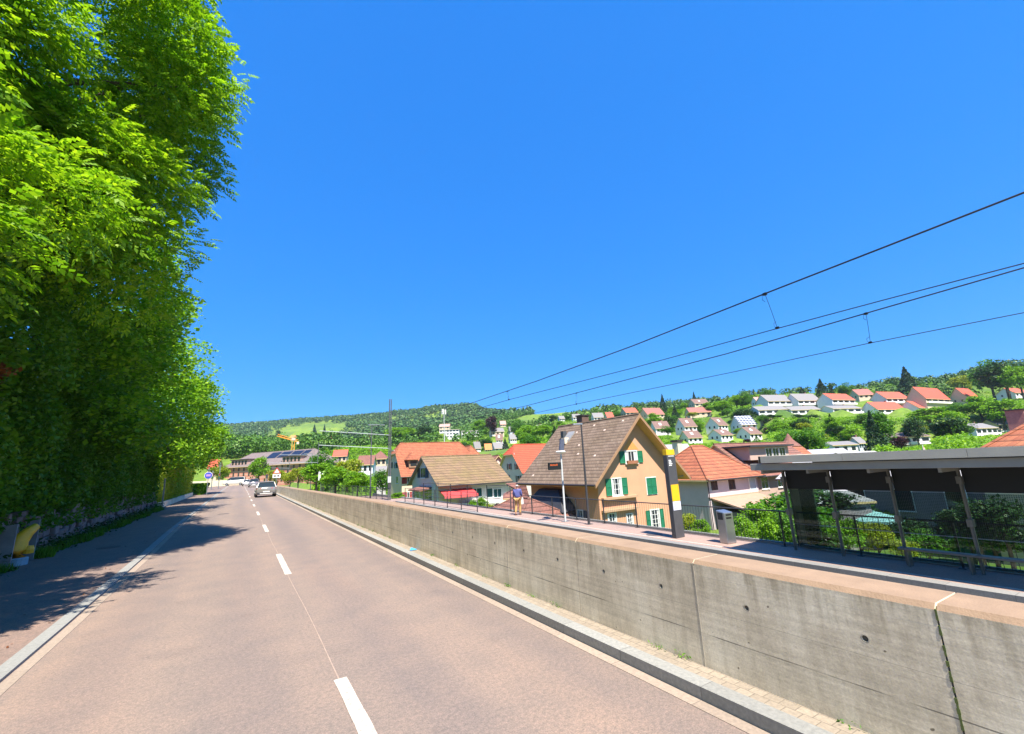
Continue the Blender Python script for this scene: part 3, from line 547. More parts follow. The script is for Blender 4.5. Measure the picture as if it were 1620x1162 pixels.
# ---------------------------------------------------------------- catenary
WIRE = cm('wire_black', (.02, .02, .025), .1, rough=.5, metal=.4)
def wire(name, label, pts, r, group=None):
    o = MB().tube(pts, r, 6).build(name, WIRE); return tag(o, label, 'wire', group)
def curve_pts(pix, zf=None, xf=None):   # measured wire points, height known at each
    return [on_z(x, y, z_) for x, y, z_ in pix]
# heights chosen so each wire keeps a steady height above its track
cA = curve_pts([(1620, 417, 4.2), (1400, 474.5, 4.2), (1230, 520, 4.2), (1000, 583, 4.2), (808, 632, 4.2)])
mA = curve_pts([(1620, 305, 4.95), (1400, 391, 4.85), (1210, 465, 4.82), (1000, 548, 4.85), (850, 603, 4.95), (740, 640, 5.15)])
cB = curve_pts([(1620, 495, 4.2), (1377, 543, 4.2), (1150, 591, 4.2), (910, 640, 4.2)])
mB = curve_pts([(1620, 424, 4.95), (1370, 496, 4.82), (1150, 560, 4.85), (912, 622, 4.95), (830, 643, 5.1)])
def ext(pts, far):   # straight continuation behind the camera and on to the mast
    a, b = pts[0], pts[1]; d = (a-b)/np.linalg.norm(a-b); d[2] *= .3; pts = [a+d*25]+pts; return pts+[np.array(far)]
PX, PY = 12.96, 46.0
wire('contact_wire', 'lower overhead wire of the nearer pair', ext(cA, (7.3, PY, 4.25)), .0075); wire('messenger_wire', 'thick upper overhead wire of the nearer pair', ext(mA, (7.3, PY, 5.6)), .0125)
wire('contact_wire', 'lowest overhead wire, the lower one of the farther pair', ext(cB, (10.9, PY, 4.25)), .0075); wire('messenger_wire', 'upper overhead wire of the farther pair, close to the lower near wire', ext(mB, (10.9, PY, 5.6)), .0125)
for (x0, X_, zc, zm) in ((7.3, 'nearer', 4.25, 5.6), (10.9, 'farther', 4.25, 5.6)):
    wire('contact_wire', 'distant contact wire over the %s track beyond the tall mast' % X_, [(x0, PY, zc), (x0-.3, 98, zc), (x0-.2, 150, zc)], .008)
    wire('messenger_wire', 'distant messenger wire over the %s track beyond the tall mast' % X_, [(x0, PY, zm), (x0-.15, 70, zc+.5), (x0-.3, 98, zm)], .01)
def dropper(a, b, label):
    a, b = Vector(a), Vector(b); m1 = a.lerp(b, .5)+Vector((.01, 0, 0)); t = MB().tube([a, m1, b], .004, 5); t.tube([a+Vector((0, 0, .0)), a+Vector((0, .05, -.02)), a+Vector((0, .06, -.1)), a+Vector((0, .02, -.14))], .004, 5)
    t.tube([b, b+Vector((0, .04, .03)), b+Vector((0, .05, .1)), b+Vector((0, .0, .13))], .004, 5); t.box(a.x-.02, a.x+.02, a.y-.03, a.y+.03, a.z-.03, a.z+.015); t.box(b.x-.012, b.x+.012, b.y-.03, b.y+.03, b.z-.01, b.z+.03)
    tag(t.build('dropper', WIRE), label, 'wire hanger')
dropper(on_z(1210, 465, 4.82), on_z(1230, 520, 4.2), 'dropper hanging from the upper near wire, largest of the hangers'); dropper(on_z(1370, 496, 4.82), on_z(1377, 543, 4.2), 'dropper between the two farther wires at the right')
dropper(on_z(803, 619, 4.98), on_z(805, 633, 4.2), 'small distant dropper of the nearer wire pair'); dropper(on_z(912, 622, 4.95), on_z(912, 640, 4.2), 'small distant dropper of the farther wire pair')
MAST = mat('mast_steel', (.13, .135, .14), .15, 3, .5, .5); ARM = cm('arm_pale', (.36, .41, .4), .08)
def mast(label, X, Y, h, arms, double=False, g='masts along the tram line', box=False, x_to=6.2):
    t = empty('catenary_mast', (X, Y, -1.2), 0, label, 'mast', g)
    for s_ in ((-.09, .09) if double else (0,)): MB().tube([(s_, 0, 0), (s_, 0, h)], [.075 if double else .09, .055], 10).build('pole', MAST, t)
    for z0, z1 in arms:
        o = MB().tube([(0, 0, z0), (x_to-X, 0, z1)], .035, 8).build('cantilever_arm', ARM, t)
        for xx in (7.3, 10.9):
            if xx > x_to: MB().tube([(xx-X, 0, z0-.02), (xx-X, 0, z0-.28)], .03, 6).build('insulator', cm('insulator_brown', (.12, .05, .03), .1), o)
    if box: MB().box(-.2, .12, -.16, .0, 2.1, 2.7).build('control_box', cm('box_white', (.5, .5, .48), .1), t, bevel=.01); MB().box(-.16, .1, -.14, -.01, 1.6, 2.05).build('control_box', DARKM, t)
    return t
mast('tallest steel mast with two long pale arms and white control box', PX, PY, 10.6, ((6.85, 7.3), (5.5, 5.95)), True, box=True)
mast('mast with two pale arms farther along the line, behind the bushes', 13.0, 97, 9.5, ((6.9, 7.2), (5.5, 5.7)), False)
mast('farthest visible mast with a pale bracket by the round tree', 11.5, 140, 8.2, ((6.4, 6.9), (5.2, 5.5)), False)
t = empty('lamp_post', (12.9, 53.5, -1.2), 0, 'grey lamp post with a short flat head beside the tallest mast', 'lamp post'); MB().tube([(0, 0, 0), (0, 0, 8.6)], [.09, .05], 10).build('pole', MAST, t); MB().box(-.4, 1.5, -.1, .1, 8.6, 8.7).build('lamp_head', STEEL, t)
t = empty('lamp_post', (12.4, 101, -1.2), 0, 'thin grey pole beside the second mast in front of the bushes', 'pole'); MB().tube([(0, 0, 0), (0, 0, 7.5)], [.09, .05], 10).build('pole', MAST, t); MB().box(-1.6, .1, -.1, .1, 7.4, 7.5).build('lamp_head', STEEL, t)
q = on_y(508, 755, 75); t = empty('track_sign', (q[0], 75, -1.2), 0, 'two small white vertical signs on a post by the tracks', 'sign'); MB().tube([(0, 0, 0), (0, 0, q[2]+1.2)], .05, 8).build('pole', MAST, t)
for s_ in (-.38, .12): MB().box(s_, s_+.3, -.03, .03, q[2]+.7, q[2]+2.0).build('sign_plate', WHITE, t)
MB().box(-.06, .12, -.035, .0, q[2]+.75, q[2]+1.95).build('dark_plate', DARKM, t)
# mobile phone mast
q0 = at_depth(703, 698, 190); q1 = at_depth(703, 646, 190); t = empty('antenna_mast', (q0[0], q0[1], q0[2]-6), 0, 'slender antenna mast with white panels above the orange roof', 'antenna'); hh = q1[2]-q0[2]+6
MB().tube([(0, 0, 0), (0, 0, hh)], [.25, .14], 8).build('pole', cm('pale_mast', (.45, .46, .46), .05), t)
for i in range(5): a = i*1.257+.3; MB().box(.75*math.cos(a)-.22, .75*math.cos(a)+.22, .75*math.sin(a)-.12, .75*math.sin(a)+.12, hh-2.3, hh-.1).build('antenna_panel', WHITE, t)
MB().lathe([(.8, hh-1.3), (.8, hh-1.2)], 10).build('antenna_ring', STEEL, t)
# tower crane on the far slope
CR = cm('crane_orange', (.75, .26, .02), .1); q = at_depth(463, 717, 200); t = empty('tower_crane', (q[0], q[1], q[2]-14), 0, 'orange tower crane standing before the far green slope', 'crane'); H_ = 14+at_depth(463, 697, 200)[2]-q[2]
s = MB()
for a, b in ((-1, -1), (1, -1), (1, 1), (-1, 1)): s.box(a*.5-.08, a*.5+.08, b*.5-.08, b*.5+.08, 0, H_)
for i in range(int(H_/2)): s.tube([(-.5, -.5, 2*i), (.5, -.5, 2*i+2)], .06, 4); s.tube([(-.5, .5, 2*i), (-.5, -.5, 2*i+2)], .06, 4)
s.build('tower', CR, t); s = MB(); e = at_depth(438, 692, 200)-at_depth(463, 699, 200); e = Vector((float(e[0]), float(e[1]), float(e[2])))
for o_ in ((0, 0, .8), (.35, 0, 0), (-.35, 0, 0)): s.tube([Vector((0, 0, H_))+Vector(o_)-e*.3, Vector((0, 0, H_))+Vector(o_)+e], .12, 5)
s.build('jib', CR, t); MB().box(-.7, .7, -.7, .7, H_, H_+1.2).build('cab', cm('cab_white', (.6, .45, .35), .1), t); c_ = Vector((0, 0, H_))-e*.28; MB().box(c_.x-.5, c_.x+.5, c_.y-.5, c_.y+.5, c_.z-1.1, c_.z).build('counterweight', CONC, t)
# ---------------------------------------------------------------- road signs
RED = cm('sign_red', (.55, .03, .03), .05); BLUE = cm('sign_blue', (.03, .06, .4), .05)
t = empty('road_sign', (5.35, 88, 0), 0, 'red and white triangular warning sign above a white plate by the wall', 'sign'); MB().tube([(0, 0, -1), (0, 0, 3.4)], .05, 8).build('post', STEEL, t)
MB().prism([(-.62, 2.5), (.62, 2.5), (0, 3.5)], 'y', -.08, -.05).build('triangle', RED, t); MB().prism([(-.4, 2.62), (.4, 2.62), (0, 3.24)], 'y', -.1, -.085).build('triangle_face', WHITE, t); MB().box(-.6, .6, -.08, -.05, 1.75, 2.4).build('plate', WHITE, t); MB().box(-.4, -.1, -.095, -.082, 1.95, 2.2).build('print', DARKM, t); MB().box(.1, .4, -.095, -.082, 1.95, 2.2).build('print', DARKM, t)
t = empty('road_sign', (-3.6, 72, 0), 0, 'round blue sign under a red one at the left pavement', 'sign'); MB().tube([(0, 0, 0), (0, 0, 3.6)], .045, 8).build('post', STEEL, t)
def disc(mb, x, z, r, y0, y1, n=24): return mb.prism([(x+r*math.cos(2*math.pi*i/n), z+r*math.sin(2*math.pi*i/n)) for i in range(n)], 'y', y0, y1)
disc(MB(), 0, 2.55, .45, -.08, -.05).build('round_rim', WHITE, t); disc(MB(), 0, 2.55, .41, -.1, -.083).build('round_plate', BLUE, t); MB().box(-.25, .25, -.112, -.103, 2.42, 2.7).build('print', cm('sign_mauve', (.35, .2, .5), .1), t)
for i, (x, y, lb) in enumerate(((-4.6, 105, 'leftmost traffic light at the far end of the left pavement'), (-3.7, 112, 'traffic light nearest the road at the far end of the left pavement'))):
    t = empty('traffic_light', (x, y, 0), 0, lb, 'traffic light', 'traffic lights at the junction'); MB().tube([(0, 0, 0), (0, 0, 5.4 if i else 3.6)], .08, 8).build('post', STEEL, t); h_ = MB().box(-.2, .2, -.2, 0, 2.1, 3.1).build('signal_head', DARKM, t)
    for k, cc in enumerate(((.3, .02, .02), (.25, .15, .0), (.02, .2, .05))): disc(MB(), 0, 2.95-.32*k, .11, -.23, -.2, 12).build('lens', cm('lens%d' % k, cc, .05, rough=.2), h_)
for x, y, lb in ((5.2, 118, 'small figure of a dark signal post beyond the grey car'), (-5.0, 92, 'low white marker post beside the left pavement')):
    t = empty('marker_post', (x, y, 0), 0, lb, 'post'); MB().tube([(0, 0, 0), (0, 0, 2.3 if x > 0 else 1.1)], .1, 8).build('post', STEEL if x > 0 else WHITE, t); MB().box(-.25, .25, -.14, .0, 1.7 if x > 0 else .7, 2.5 if x > 0 else 1.0).build('plate', DARKM, t)
# ---------------------------------------------------------------- cars
def car(label, X, Y, paint, rz=0, W=1.86, L=4.5, H=1.6, van=False, g='cars on the road'):
    t = empty('parked_car' if False else 'car', (X, Y, 0), rz, label, 'car', g); P = mat('car_paint', paint, .03, 2, .25, .3); P.node_tree.nodes['Principled BSDF'].inputs['Coat Weight'].default_value = .6
    # body lofted across sections from rear (y=-L/2) to nose; section = (y, half width, sill z, belt z)
    sec = [(-.5, .78, .45, .80), (-.485, .90, .36, .98), (-.42, .97, .26, 1.02), (-.2, 1.0, .24, 1.0), (.1, 1.0, .24, .97), (.33, .97, .26, .93), (.45, .9, .3, .8), (.5, .75, .38, .62)]
    b = MB(); v = []
    for y, hw, z0, z1 in sec:
        w_ = hw*W/2; z1 *= H/1.55; v += [(-w_*.93, y*L, z0), (-w_, y*L, z0+.12), (-w_, y*L, (z0+z1)/2), (-w_*.94, y*L, z1), (0, y*L, z1+.03), (w_*.94, y*L, z1), (w_, y*L, (z0+z1)/2), (w_, y*L, z0+.12), (w_*.93, y*L, z0)]
    n = 9; f = [(i*n+k, i*n+(k+1) % n, (i+1)*n+(k+1) % n, (i+1)*n+k) for i in range(len(sec)-1) for k in range(n)]; f += [tuple(range(n)), tuple(range(len(v)-n, len(v)))]
    b.add(v, f).build('body', P, t, smooth=True)
    bz = .97*H/1.55; r0, r1, c0, c1 = (-.485*L, -.40*L, .16*L, .30*L) if not van else (-.49*L, -.46*L, .2*L, .34*L)
    cb = MB(); wb, wt = W*.455, W*.36
    cb.hexa([(-wb, r0, bz), (wb, r0, bz), (wb, c1, bz-.03), (-wb, c1, bz-.03), (-wt, r1, H-.05), (wt, r1, H-.05), (wt*.97, c0-.3, H-.03), (-wt*.97, c0-.3, H-.03)]); cb.build('cabin', G_WIN, t, bevel=.04)
    MB().hexa([(-wt-.02, r1-.1, H-.06), (wt+.02, r1-.1, H-.06), (wt, c0-.28, H-.04), (-wt, c0-.28, H-.04), (-wt+.05, r1, H), (wt-.05, r1, H), (wt-.08, c0-.35, H), (-wt+.08, c0-.35, H)]).build('roof', P, t, bevel=.02)
    for s_ in (-1, 1):
        MB().hexa([(s_*wb-.03, r0-.01, bz), (s_*wb+.03, r0-.01, bz), (s_*wb+.03, r0+.14, bz), (s_*wb-.03, r0+.14, bz), (s_*wt-.03, r1-.02, H-.05), (s_*wt+.03, r1-.02, H-.05), (s_*wt+.03, r1+.14, H-.05), (s_*wt-.03, r1+.14, H-.05)]).build('pillar', P, t)
        MB().hexa([(s_*W*.26, -.5*L-.0, .80*H/1.55), (s_*W*.455, -.465*L-.05, .80*H/1.55), (s_*W*.455, -.44*L, .80*H/1.55), (s_*W*.26, -.47*L, .80*H/1.55), (s_*W*.24, -.5*L+.0, .9*H/1.55), (s_*W*.47, -.455*L-.05, .99*H/1.55), (s_*W*.47, -.43*L, .99*H/1.55), (s_*W*.24, -.47*L, .93*H/1.55)]).build('tail_light', cm('tail_red', (.5, .01, .015), .05, rough=.2), t)
        MB().box(s_*W*.5-.04+s_*.1, s_*W*.5+.04+s_*.1, .12*L, .16*L, bz, bz+.14).build('mirror', P, t, bevel=.02)
        for yy in (-.31, .3):
            wh = MB().prism([(yy*L+.34*math.cos(2*math.pi*i/20), .34+.34*math.sin(2*math.pi*i/20)) for i in range(20)], 'x', s_*W*.5-s_*.2, s_*W*.5+.012*s_).build('wheel', cm('tyre', (.015, .015, .015), .1, rough=.9), t)
            MB().prism([(yy*L+.2*math.cos(2*math.pi*i/16), .34+.2*math.sin(2*math.pi*i/16)) for i in range(16)], 'x', s_*W*.5, s_*W*.5+.02*s_).build('rim', STEEL, wh)
    MB().box(-W*.43, W*.43, -.5*L-.03, -.44*L, .3, .52).build('rear_bumper', DARKM, t, bevel=.03); MB().box(-.3, .3, -.5*L-.045, -.5*L-.03, .5, .61).build('number_plate', WHITE, t); MB().box(-W*.3, W*.3, -.5*L-.035, -.5*L-.028, .34, .40).build('chrome_trim', WHITE, t)
    return t
car('silver-beige hatchback seen from behind, nearest car on the road', 2.42, 56.0, (.24, .225, .2), H=1.56, W=1.92)
car('grey estate car farther ahead, left of the nearest car', 2.55, 112, (.25, .25, .27), H=1.7, van=True); car('small white car behind the grey one at the far junction', 1.5, 133, (.6, .58, .6), H=1.5)
t = car('white delivery van crossing at the far end of the road', -1.3, 150, (.62, .6, .52), rz=math.radians(80), L=5.4, W=2.0, H=2.3, van=True)
# ---------------------------------------------------------------- walking person
def skin(name, pts, edges, rad, m_, parent, sub=2):
    me = bpy.data.meshes.new(name); me.from_pydata(pts, edges, []); me.materials.append(m_); o = bpy.data.objects.new(name, me); COL.objects.link(o); o.parent = parent
    sk = o.modifiers.new('skin', 'SKIN'); o.modifiers.new('sub', 'SUBSURF').levels = sub; o.modifiers['sub'].render_levels = sub
    for i, r in enumerate(rad):
        me.skin_vertices[0].data[i].radius = (r, r) if not isinstance(r, tuple) else r; me.skin_vertices[0].data[i].use_root = (i == 0)
    bpy.context.view_layer.update(); m2 = bpy.data.meshes.new_from_object(o.evaluated_get(bpy.context.evaluated_depsgraph_get())); o.modifiers.clear(); o.data = m2; m2.polygons.foreach_set('use_smooth', [True]*len(m2.polygons)); return o
pq = on_z(820, 815, PZ); pr_ = empty('person', (pq[0], pq[1], PZ), math.radians(-50), 'bald person in blue jacket and tan trousers walking on the platform', 'person')
SK = cm('skin', (.5, .26, .19), .06, rough=.55)
# local: faces +y
sp_ = [(0, 0, .98), (0, .0, 1.15), (0, -.01, 1.36), (0, .01, 1.46), (0, .02, 1.53), (0, .03, 1.60), (0, .02, 1.70),
 (.17, 0, 1.40), (.22, .04, 1.14), (.17, .24, 1.02), (.15, .31, 1.01), (-.17, 0, 1.40), (-.23, .02, 1.14), (-.18, .22, 1.02), (-.15, .30, 1.01),
 (.09, 0, .92), (.10, .10, .50), (.10, .04, .08), (.10, .18, .03), (-.09, 0, .92), (-.10, .02, .50), (-.10, -.16, .10), (-.10, -.04, .03),
 (.13, .37, .99), (.155, .38, .985), (.175, .37, .98), (.19, .34, .985), (.115, .34, 1.03), (-.13, .37, .99), (-.155, .38, .985), (-.175, .37, .98), (-.19, .34, .985), (-.115, .34, 1.03)]
se = [(0,1),(1,2),(2,3),(3,4),(4,5),(5,6),(2,7),(7,8),(8,9),(9,10),(2,11),(11,12),(12,13),(13,14),(0,15),(15,16),(16,17),(17,18),(0,19),(19,20),(20,21),(21,22),
 (10,23),(10,24),(10,25),(10,26),(10,27),(14,28),(14,29),(14,30),(14,31),(14,32)]
sr = [(.15,.11),(.14,.1),(.15,.1),.055,.06,(.078,.095),(.055,.07),.06,.045,.035,.034,.06,.045,.035,.034,.085,.058,.042,.03,.085,.058,.042,.03]+[.01]*10
skin('body', sp_, se, sr, SK, pr_, 2)
skin('jacket', [(0,0,.9),(0,0,1.15),(0,-.01,1.36),(0,0,1.45),(.19,0,1.39),(.235,.03,1.14),(.18,.22,1.03),(-.19,0,1.39),(-.245,.01,1.14),(-.19,.2,1.03)], [(0,1),(1,2),(2,3),(2,4),(4,5),(5,6),(2,7),(7,8),(8,9)], [(.2,.15),(.19,.15),(.18,.14),.075,.085,.068,.05,.085,.068,.05], mat('jacket_blue', (.09, .1, .28), .2, 6, .8), pr_)
skin('trousers', [(0,0,.97),(.1,0,.88),(.105,.1,.5),(.105,.04,.09),(-.1,0,.88),(-.105,.02,.5),(-.105,-.15,.12)], [(0,1),(1,2),(2,3),(0,4),(4,5),(5,6)], [(.17,.13),.105,.08,.065,.105,.08,.065], mat('trousers_tan', (.42, .25, .09), .15, 6, .85), pr_)
for s_, yy, zz in ((.1, .13, 0), (-.1, -.08, 0)): MB().hexa([(s_-.045, yy-.13, zz), (s_+.045, yy-.13, zz), (s_+.05, yy+.14, zz), (s_-.05, yy+.14, zz), (s_-.04, yy-.12, zz+.1), (s_+.04, yy-.12, zz+.1), (s_+.035, yy+.12, zz+.05), (s_-.035, yy+.12, zz+.05)]).build('shoe', cm('shoe_brown', (.1, .05, .03), .1), pr_, bevel=.02)
for s_ in (-.03, .03): MB().lathe([(.001, -.008), (.009, 0), (.001, .008)], 8, (s_, .118, 1.64)).build('eye', DARKM, pr_)
MB().hexa([(-.012, .11, 1.60), (.012, .11, 1.60), (.012, .14, 1.60), (-.012, .14, 1.60), (-.006, .11, 1.65), (.006, .11, 1.65), (.006, .12, 1.65), (-.006, .12, 1.65)]).build('nose', SK, pr_, bevel=.004)
for s_ in (-1, 1): MB().box(s_*.08-.008, s_*.08+.008, .0, .045, 1.60, 1.665).build('ear', SK, pr_, bevel=.006)
MB().lathe([(.082, 1.60), (.084, 1.64), (.07, 1.68)], 14, (0, -.012, 0)).build('hair_fringe', cm('grey_hair', (.45, .42, .4), .1), pr_, smooth=True)
bg_ = empty('bag', tuple(Matrix.Rotation(math.radians(-50), 4, 'Z')@Vector((.17, .35, 0))+Vector((pq[0], pq[1], PZ))), math.radians(-50), 'white carrier bag held in the hand of the walking person', 'bag')
MB().hexa([(-.05, -.16, .55), (.05, -.16, .55), (.05, .16, .55), (-.05, .16, .55), (-.03, -.12, .92), (.03, -.12, .92), (.03, .12, .92), (-.03, .12, .92)]).build('sack', cm('bag_white', (.7, .66, .6), .1), bg_, bevel=.03); MB().tube([(0, -.08, .91), (0, -.02, 1.0), (0, .02, 1.0), (0, .08, .91)], .01, 6).build('handle', cm('bag_white'), bg_)
# ---------------------------------------------------------------- yellow pipe in its niche, blue scrap
t = empty('yellow_pipe', (-5.15, 18.3, .0), 0, 'curved yellow pipe standing on a pale blue base in a niche of the stone wall', 'pipe')
MB().tube([(0, 0, .18), (-.02, -.02, .42), (0, .0, .66), (.1, .16, .86), (.2, .34, 1.0)], [.23, .23, .2, .14, .1], 14).build('pipe_bend', mat('pipe_yellow', (.8, .4, .01), .15, 4, .5), t, smooth=True); MB().lathe([(.25, 0), (.25, .2), (.22, .22)], 16).build('base', cm('pale_blue_plastic', (.22, .33, .38), .15), t)
MB().lathe([(.12, .3), (.13, .4), (.1, .5)], 12, (.2, .05, 0)).build('branch_stub', mat('pipe_yellow2', (.8, .4, .01), .15, 4, .5), t)
for yy, n_ in ((-.75, 'left'), (.85, 'right')):
    o = MB().hexa([(-.3, yy-.03, 0), (.12, yy-.03, 0), (.12, yy+.03, 0), (-.3, yy+.03, 0), (-.3, yy+.1, 1.1), (.1, yy+.1, 1.15), (.1, yy+.16, 1.15), (-.3, yy+.16, 1.1)]).build('board', cm('weathered_board', (.2, .2, .19), .2)); o.location = (-5.15, 18.3, 0); tag(o, 'weathered grey board at the %s side of the yellow pipe' % n_, 'board')
q = on_z(654, 871, .1); s = MB(); s.add([(-.09, -.04, .004), (.07, -.06, .006), (.1, .05, .004), (-.02, .08, .05), (-.08, .04, .03)], [(0, 1, 3), (1, 2, 3), (0, 3, 4)]); o = s.build('paper_scrap', cm('scrap_blue', (.05, .3, .6), .1)); o.location = (q[0], q[1], .11); tag(o, 'tiny bright blue scrap lying on the kerb by the wall', 'litter')
# ---------------------------------------------------------------- houses
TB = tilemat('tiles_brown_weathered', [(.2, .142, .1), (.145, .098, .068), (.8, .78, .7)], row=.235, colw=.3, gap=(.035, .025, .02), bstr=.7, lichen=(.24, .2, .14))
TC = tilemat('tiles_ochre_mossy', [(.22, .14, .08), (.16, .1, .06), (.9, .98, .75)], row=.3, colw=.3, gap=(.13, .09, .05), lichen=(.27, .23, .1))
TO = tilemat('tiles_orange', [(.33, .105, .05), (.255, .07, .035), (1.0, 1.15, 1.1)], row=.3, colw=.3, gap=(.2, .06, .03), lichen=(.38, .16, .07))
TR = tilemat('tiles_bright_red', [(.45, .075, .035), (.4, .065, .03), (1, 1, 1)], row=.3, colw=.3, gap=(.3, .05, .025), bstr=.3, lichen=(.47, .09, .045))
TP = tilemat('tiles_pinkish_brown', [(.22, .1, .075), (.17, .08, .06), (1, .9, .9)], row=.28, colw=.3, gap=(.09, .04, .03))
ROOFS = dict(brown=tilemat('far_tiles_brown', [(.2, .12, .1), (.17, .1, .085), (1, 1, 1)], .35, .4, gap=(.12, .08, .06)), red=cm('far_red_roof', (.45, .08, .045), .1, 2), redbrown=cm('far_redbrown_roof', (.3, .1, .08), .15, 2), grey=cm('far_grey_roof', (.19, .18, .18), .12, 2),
    pink=cm('far_pink_roof', (.42, .23, .2), .12, 2), chalet=cm('far_dark_roof', (.12, .085, .08), .15, 2), orange=cm('far_orange_roof', (.6, .2, .06), .1, 2), flat=cm('flat_roof', (.4, .4, .4), .1), solar=None)
m, nt, p = newmat('solar_roof'); tc = nt.nodes.new('ShaderNodeTexCoord'); b = nt.nodes.new('ShaderNodeTexBrick'); b.offset = 0; sp = nt.nodes.new('ShaderNodeSeparateXYZ'); nt.links.new(tc.outputs['Object'], sp.inputs[0]); cb = nt.nodes.new('ShaderNodeCombineXYZ'); nt.links.new(sp.outputs[0], cb.inputs[0]); nt.links.new(sp.outputs[2], cb.inputs[1]); nt.links.new(cb.outputs[0], b.inputs['Vector'])
b.inputs['Scale'].default_value = 1; b.inputs['Brick Width'].default_value = 1.7; b.inputs['Row Height'].default_value = .9; b.inputs['Mortar Size'].default_value = .14; b.inputs['Color1'].default_value = (.03, .04, .09, 1); b.inputs['Color2'].default_value = (.04, .05, .1, 1); b.inputs['Mortar'].default_value = (.55, .56, .58, 1); nt.links.new(b.outputs[0], p.inputs['Base Color']); p.inputs['Roughness'].default_value = .25; ROOFS['solar'] = m
def plaster(name, c=(.5, .5, .5)): return cm(name, c, .06, 1.1, .9, 0, .12, 50)
WALLS = dict(white=plaster('wall_white', (.68, .66, .67)), cream=plaster('wall_cream', (.55, .45, .32)), blue=plaster('wall_pale_blue', (.45, .48, .54)))
SOFF = cm('soffit_cream', (.6, .45, .22), .1); GUTM = cm('gutter_dark', (.04, .032, .03), .1, rough=.5)
def face_fn(f, L, W):
    return {'f': lambda u, z, n: (u, -W/2-n, z), 'b': lambda u, z, n: (-u, W/2+n, z), 'l': lambda u, z, n: (-L/2-n, -u, z), 'r': lambda u, z, n: (L/2+n, u, z)}[f]
def fbox(mb, F, u0, u1, z0, z1, n0, n1): return mb.hexa([F(u0, z0, n0), F(u1, z0, n0), F(u1, z0, n1), F(u0, z0, n1), F(u0, z1, n0), F(u1, z1, n0), F(u1, z1, n1), F(u0, z1, n1)])
class House: pass
def roofparts(L, W, ze, zr, oe, og, hA, hB, t, ins=.9):
    k = (zr-ze)/(W/2); Y = W/2+oe; X = L/2+og; z0 = zr-k*Y
    def P(x, y): return (x, y, zr-k*abs(y))
    A_in, B_in = hA*Y*ins, hB*Y*ins; RA, RB = (-X+A_in, 0, zr), (X-B_in, 0, zr)
    polys = []
    def side(s):
        q = [P(-X, s*Y), P(X, s*Y)]
        if 0 < hB < 1: q.append(P(X, s*Y*hB))
        q += [RB, RA]
        if 0 < hA < 1: q.append(P(-X, s*Y*hA))
        return q
    polys = [side(-1), side(1)]
    if hA > 0: polys.append([P(-X, -Y*hA), P(-X, Y*hA), RA])
    if hB > 0: polys.append([P(X, -Y*hB), P(X, Y*hB), RB])
    rim = [P(-X, -Y), P(X, -Y)]+([P(X, -Y*hB)] if 0 < hB < 1 else [])+([RB] if hB == 0 else [])+([P(X, Y*hB)] if 0 < hB < 1 else [])+[P(X, Y), P(-X, Y)]+([P(-X, Y*hA)] if 0 < hA < 1 else [])+([RA] if hA == 0 else [])+([P(-X, -Y*hA)] if 0 < hA < 1 else [])
    mb = MB()
    for q in polys: mb.add(q, [tuple(range(len(q)))], 0); mb.add([(a, b, c-t) for a, b, c in q], [tuple(range(len(q)))], 1)
    n = len(rim); mb.add(rim+[(a, b, c-t) for a, b, c in rim], [(i, (i+1) % n, n+(i+1) % n, n+i) for i in range(n)], 1)
    return mb, dict(k=k, X=X, Y=Y, z0=z0, RA=RA, RB=RB)
def house(name, label, cx, cy, zb, L, W, ze, zr, rot, roofm, wallm, hA=0, hB=0, oe=.5, og=.4, t=.14, group=None, soff=None, gutter=True, ridge=True, cat='house', base=None):
    h = House(); h.L, h.W, h.ze, h.zr = L, W, ze, zr
    h.e = empty(name, (cx, cy, zb), rot, label, cat, group); h.F = {f: face_fn(f, L, W) for f in 'fblr'}
    mb, g = roofparts(L, W, ze, zr, oe, og, hA, hB, t); h.g = g; h.k = g['k']
    h.roof = mb.build('roof', [roofm, soff or SOFF], h.e)
    w = MB(); hm = max(hA, hB); zt = zr-t-.02; za = ze-t-.02
    if hm >= 1: prof = [(-W/2, base or -3), (W/2, base or -3), (W/2, za), (-W/2, za)]
    elif hm > 0: zc = zr-h.k*hm*g['Y']-t-.02; yc = hm*g['Y']; prof = [(-W/2, base or -3), (W/2, base or -3), (W/2, za), (yc, zc), (-yc, zc), (-W/2, za)]
    else: prof = [(-W/2, base or -3), (W/2, base or -3), (W/2, za), (0, zt), (-W/2, za)]
    h.wall = w.prism(prof, 'x', -L/2, L/2).build('wall', wallm, h.e)
    if gutter:
        for s in (-1, 1): MB().tube([(-g['X'], s*(g['Y']+.06), g['z0']-.06), (g['X'], s*(g['Y']+.06), g['z0']-.06)], .07, 8).build('gutter', GUTM, h.roof)
    if ridge:
        MB().tube([(g['RA'][0], 0, zr+.0), (g['RB'][0], 0, zr+.0)], .1, 6).build('ridge_cap', roofm, h.roof)
        for hh, R, X in ((hA, g['RA'], -g['X']), (hB, g['RB'], g['X'])):
            if hh > 0:
                for s in (-1, 1): MB().tube([R, (X, s*g['Y']*hh, zr-h.k*g['Y']*hh)], .09, 6).build('hip_cap', roofm, h.roof)
    bpy.context.view_layer.update(); return h
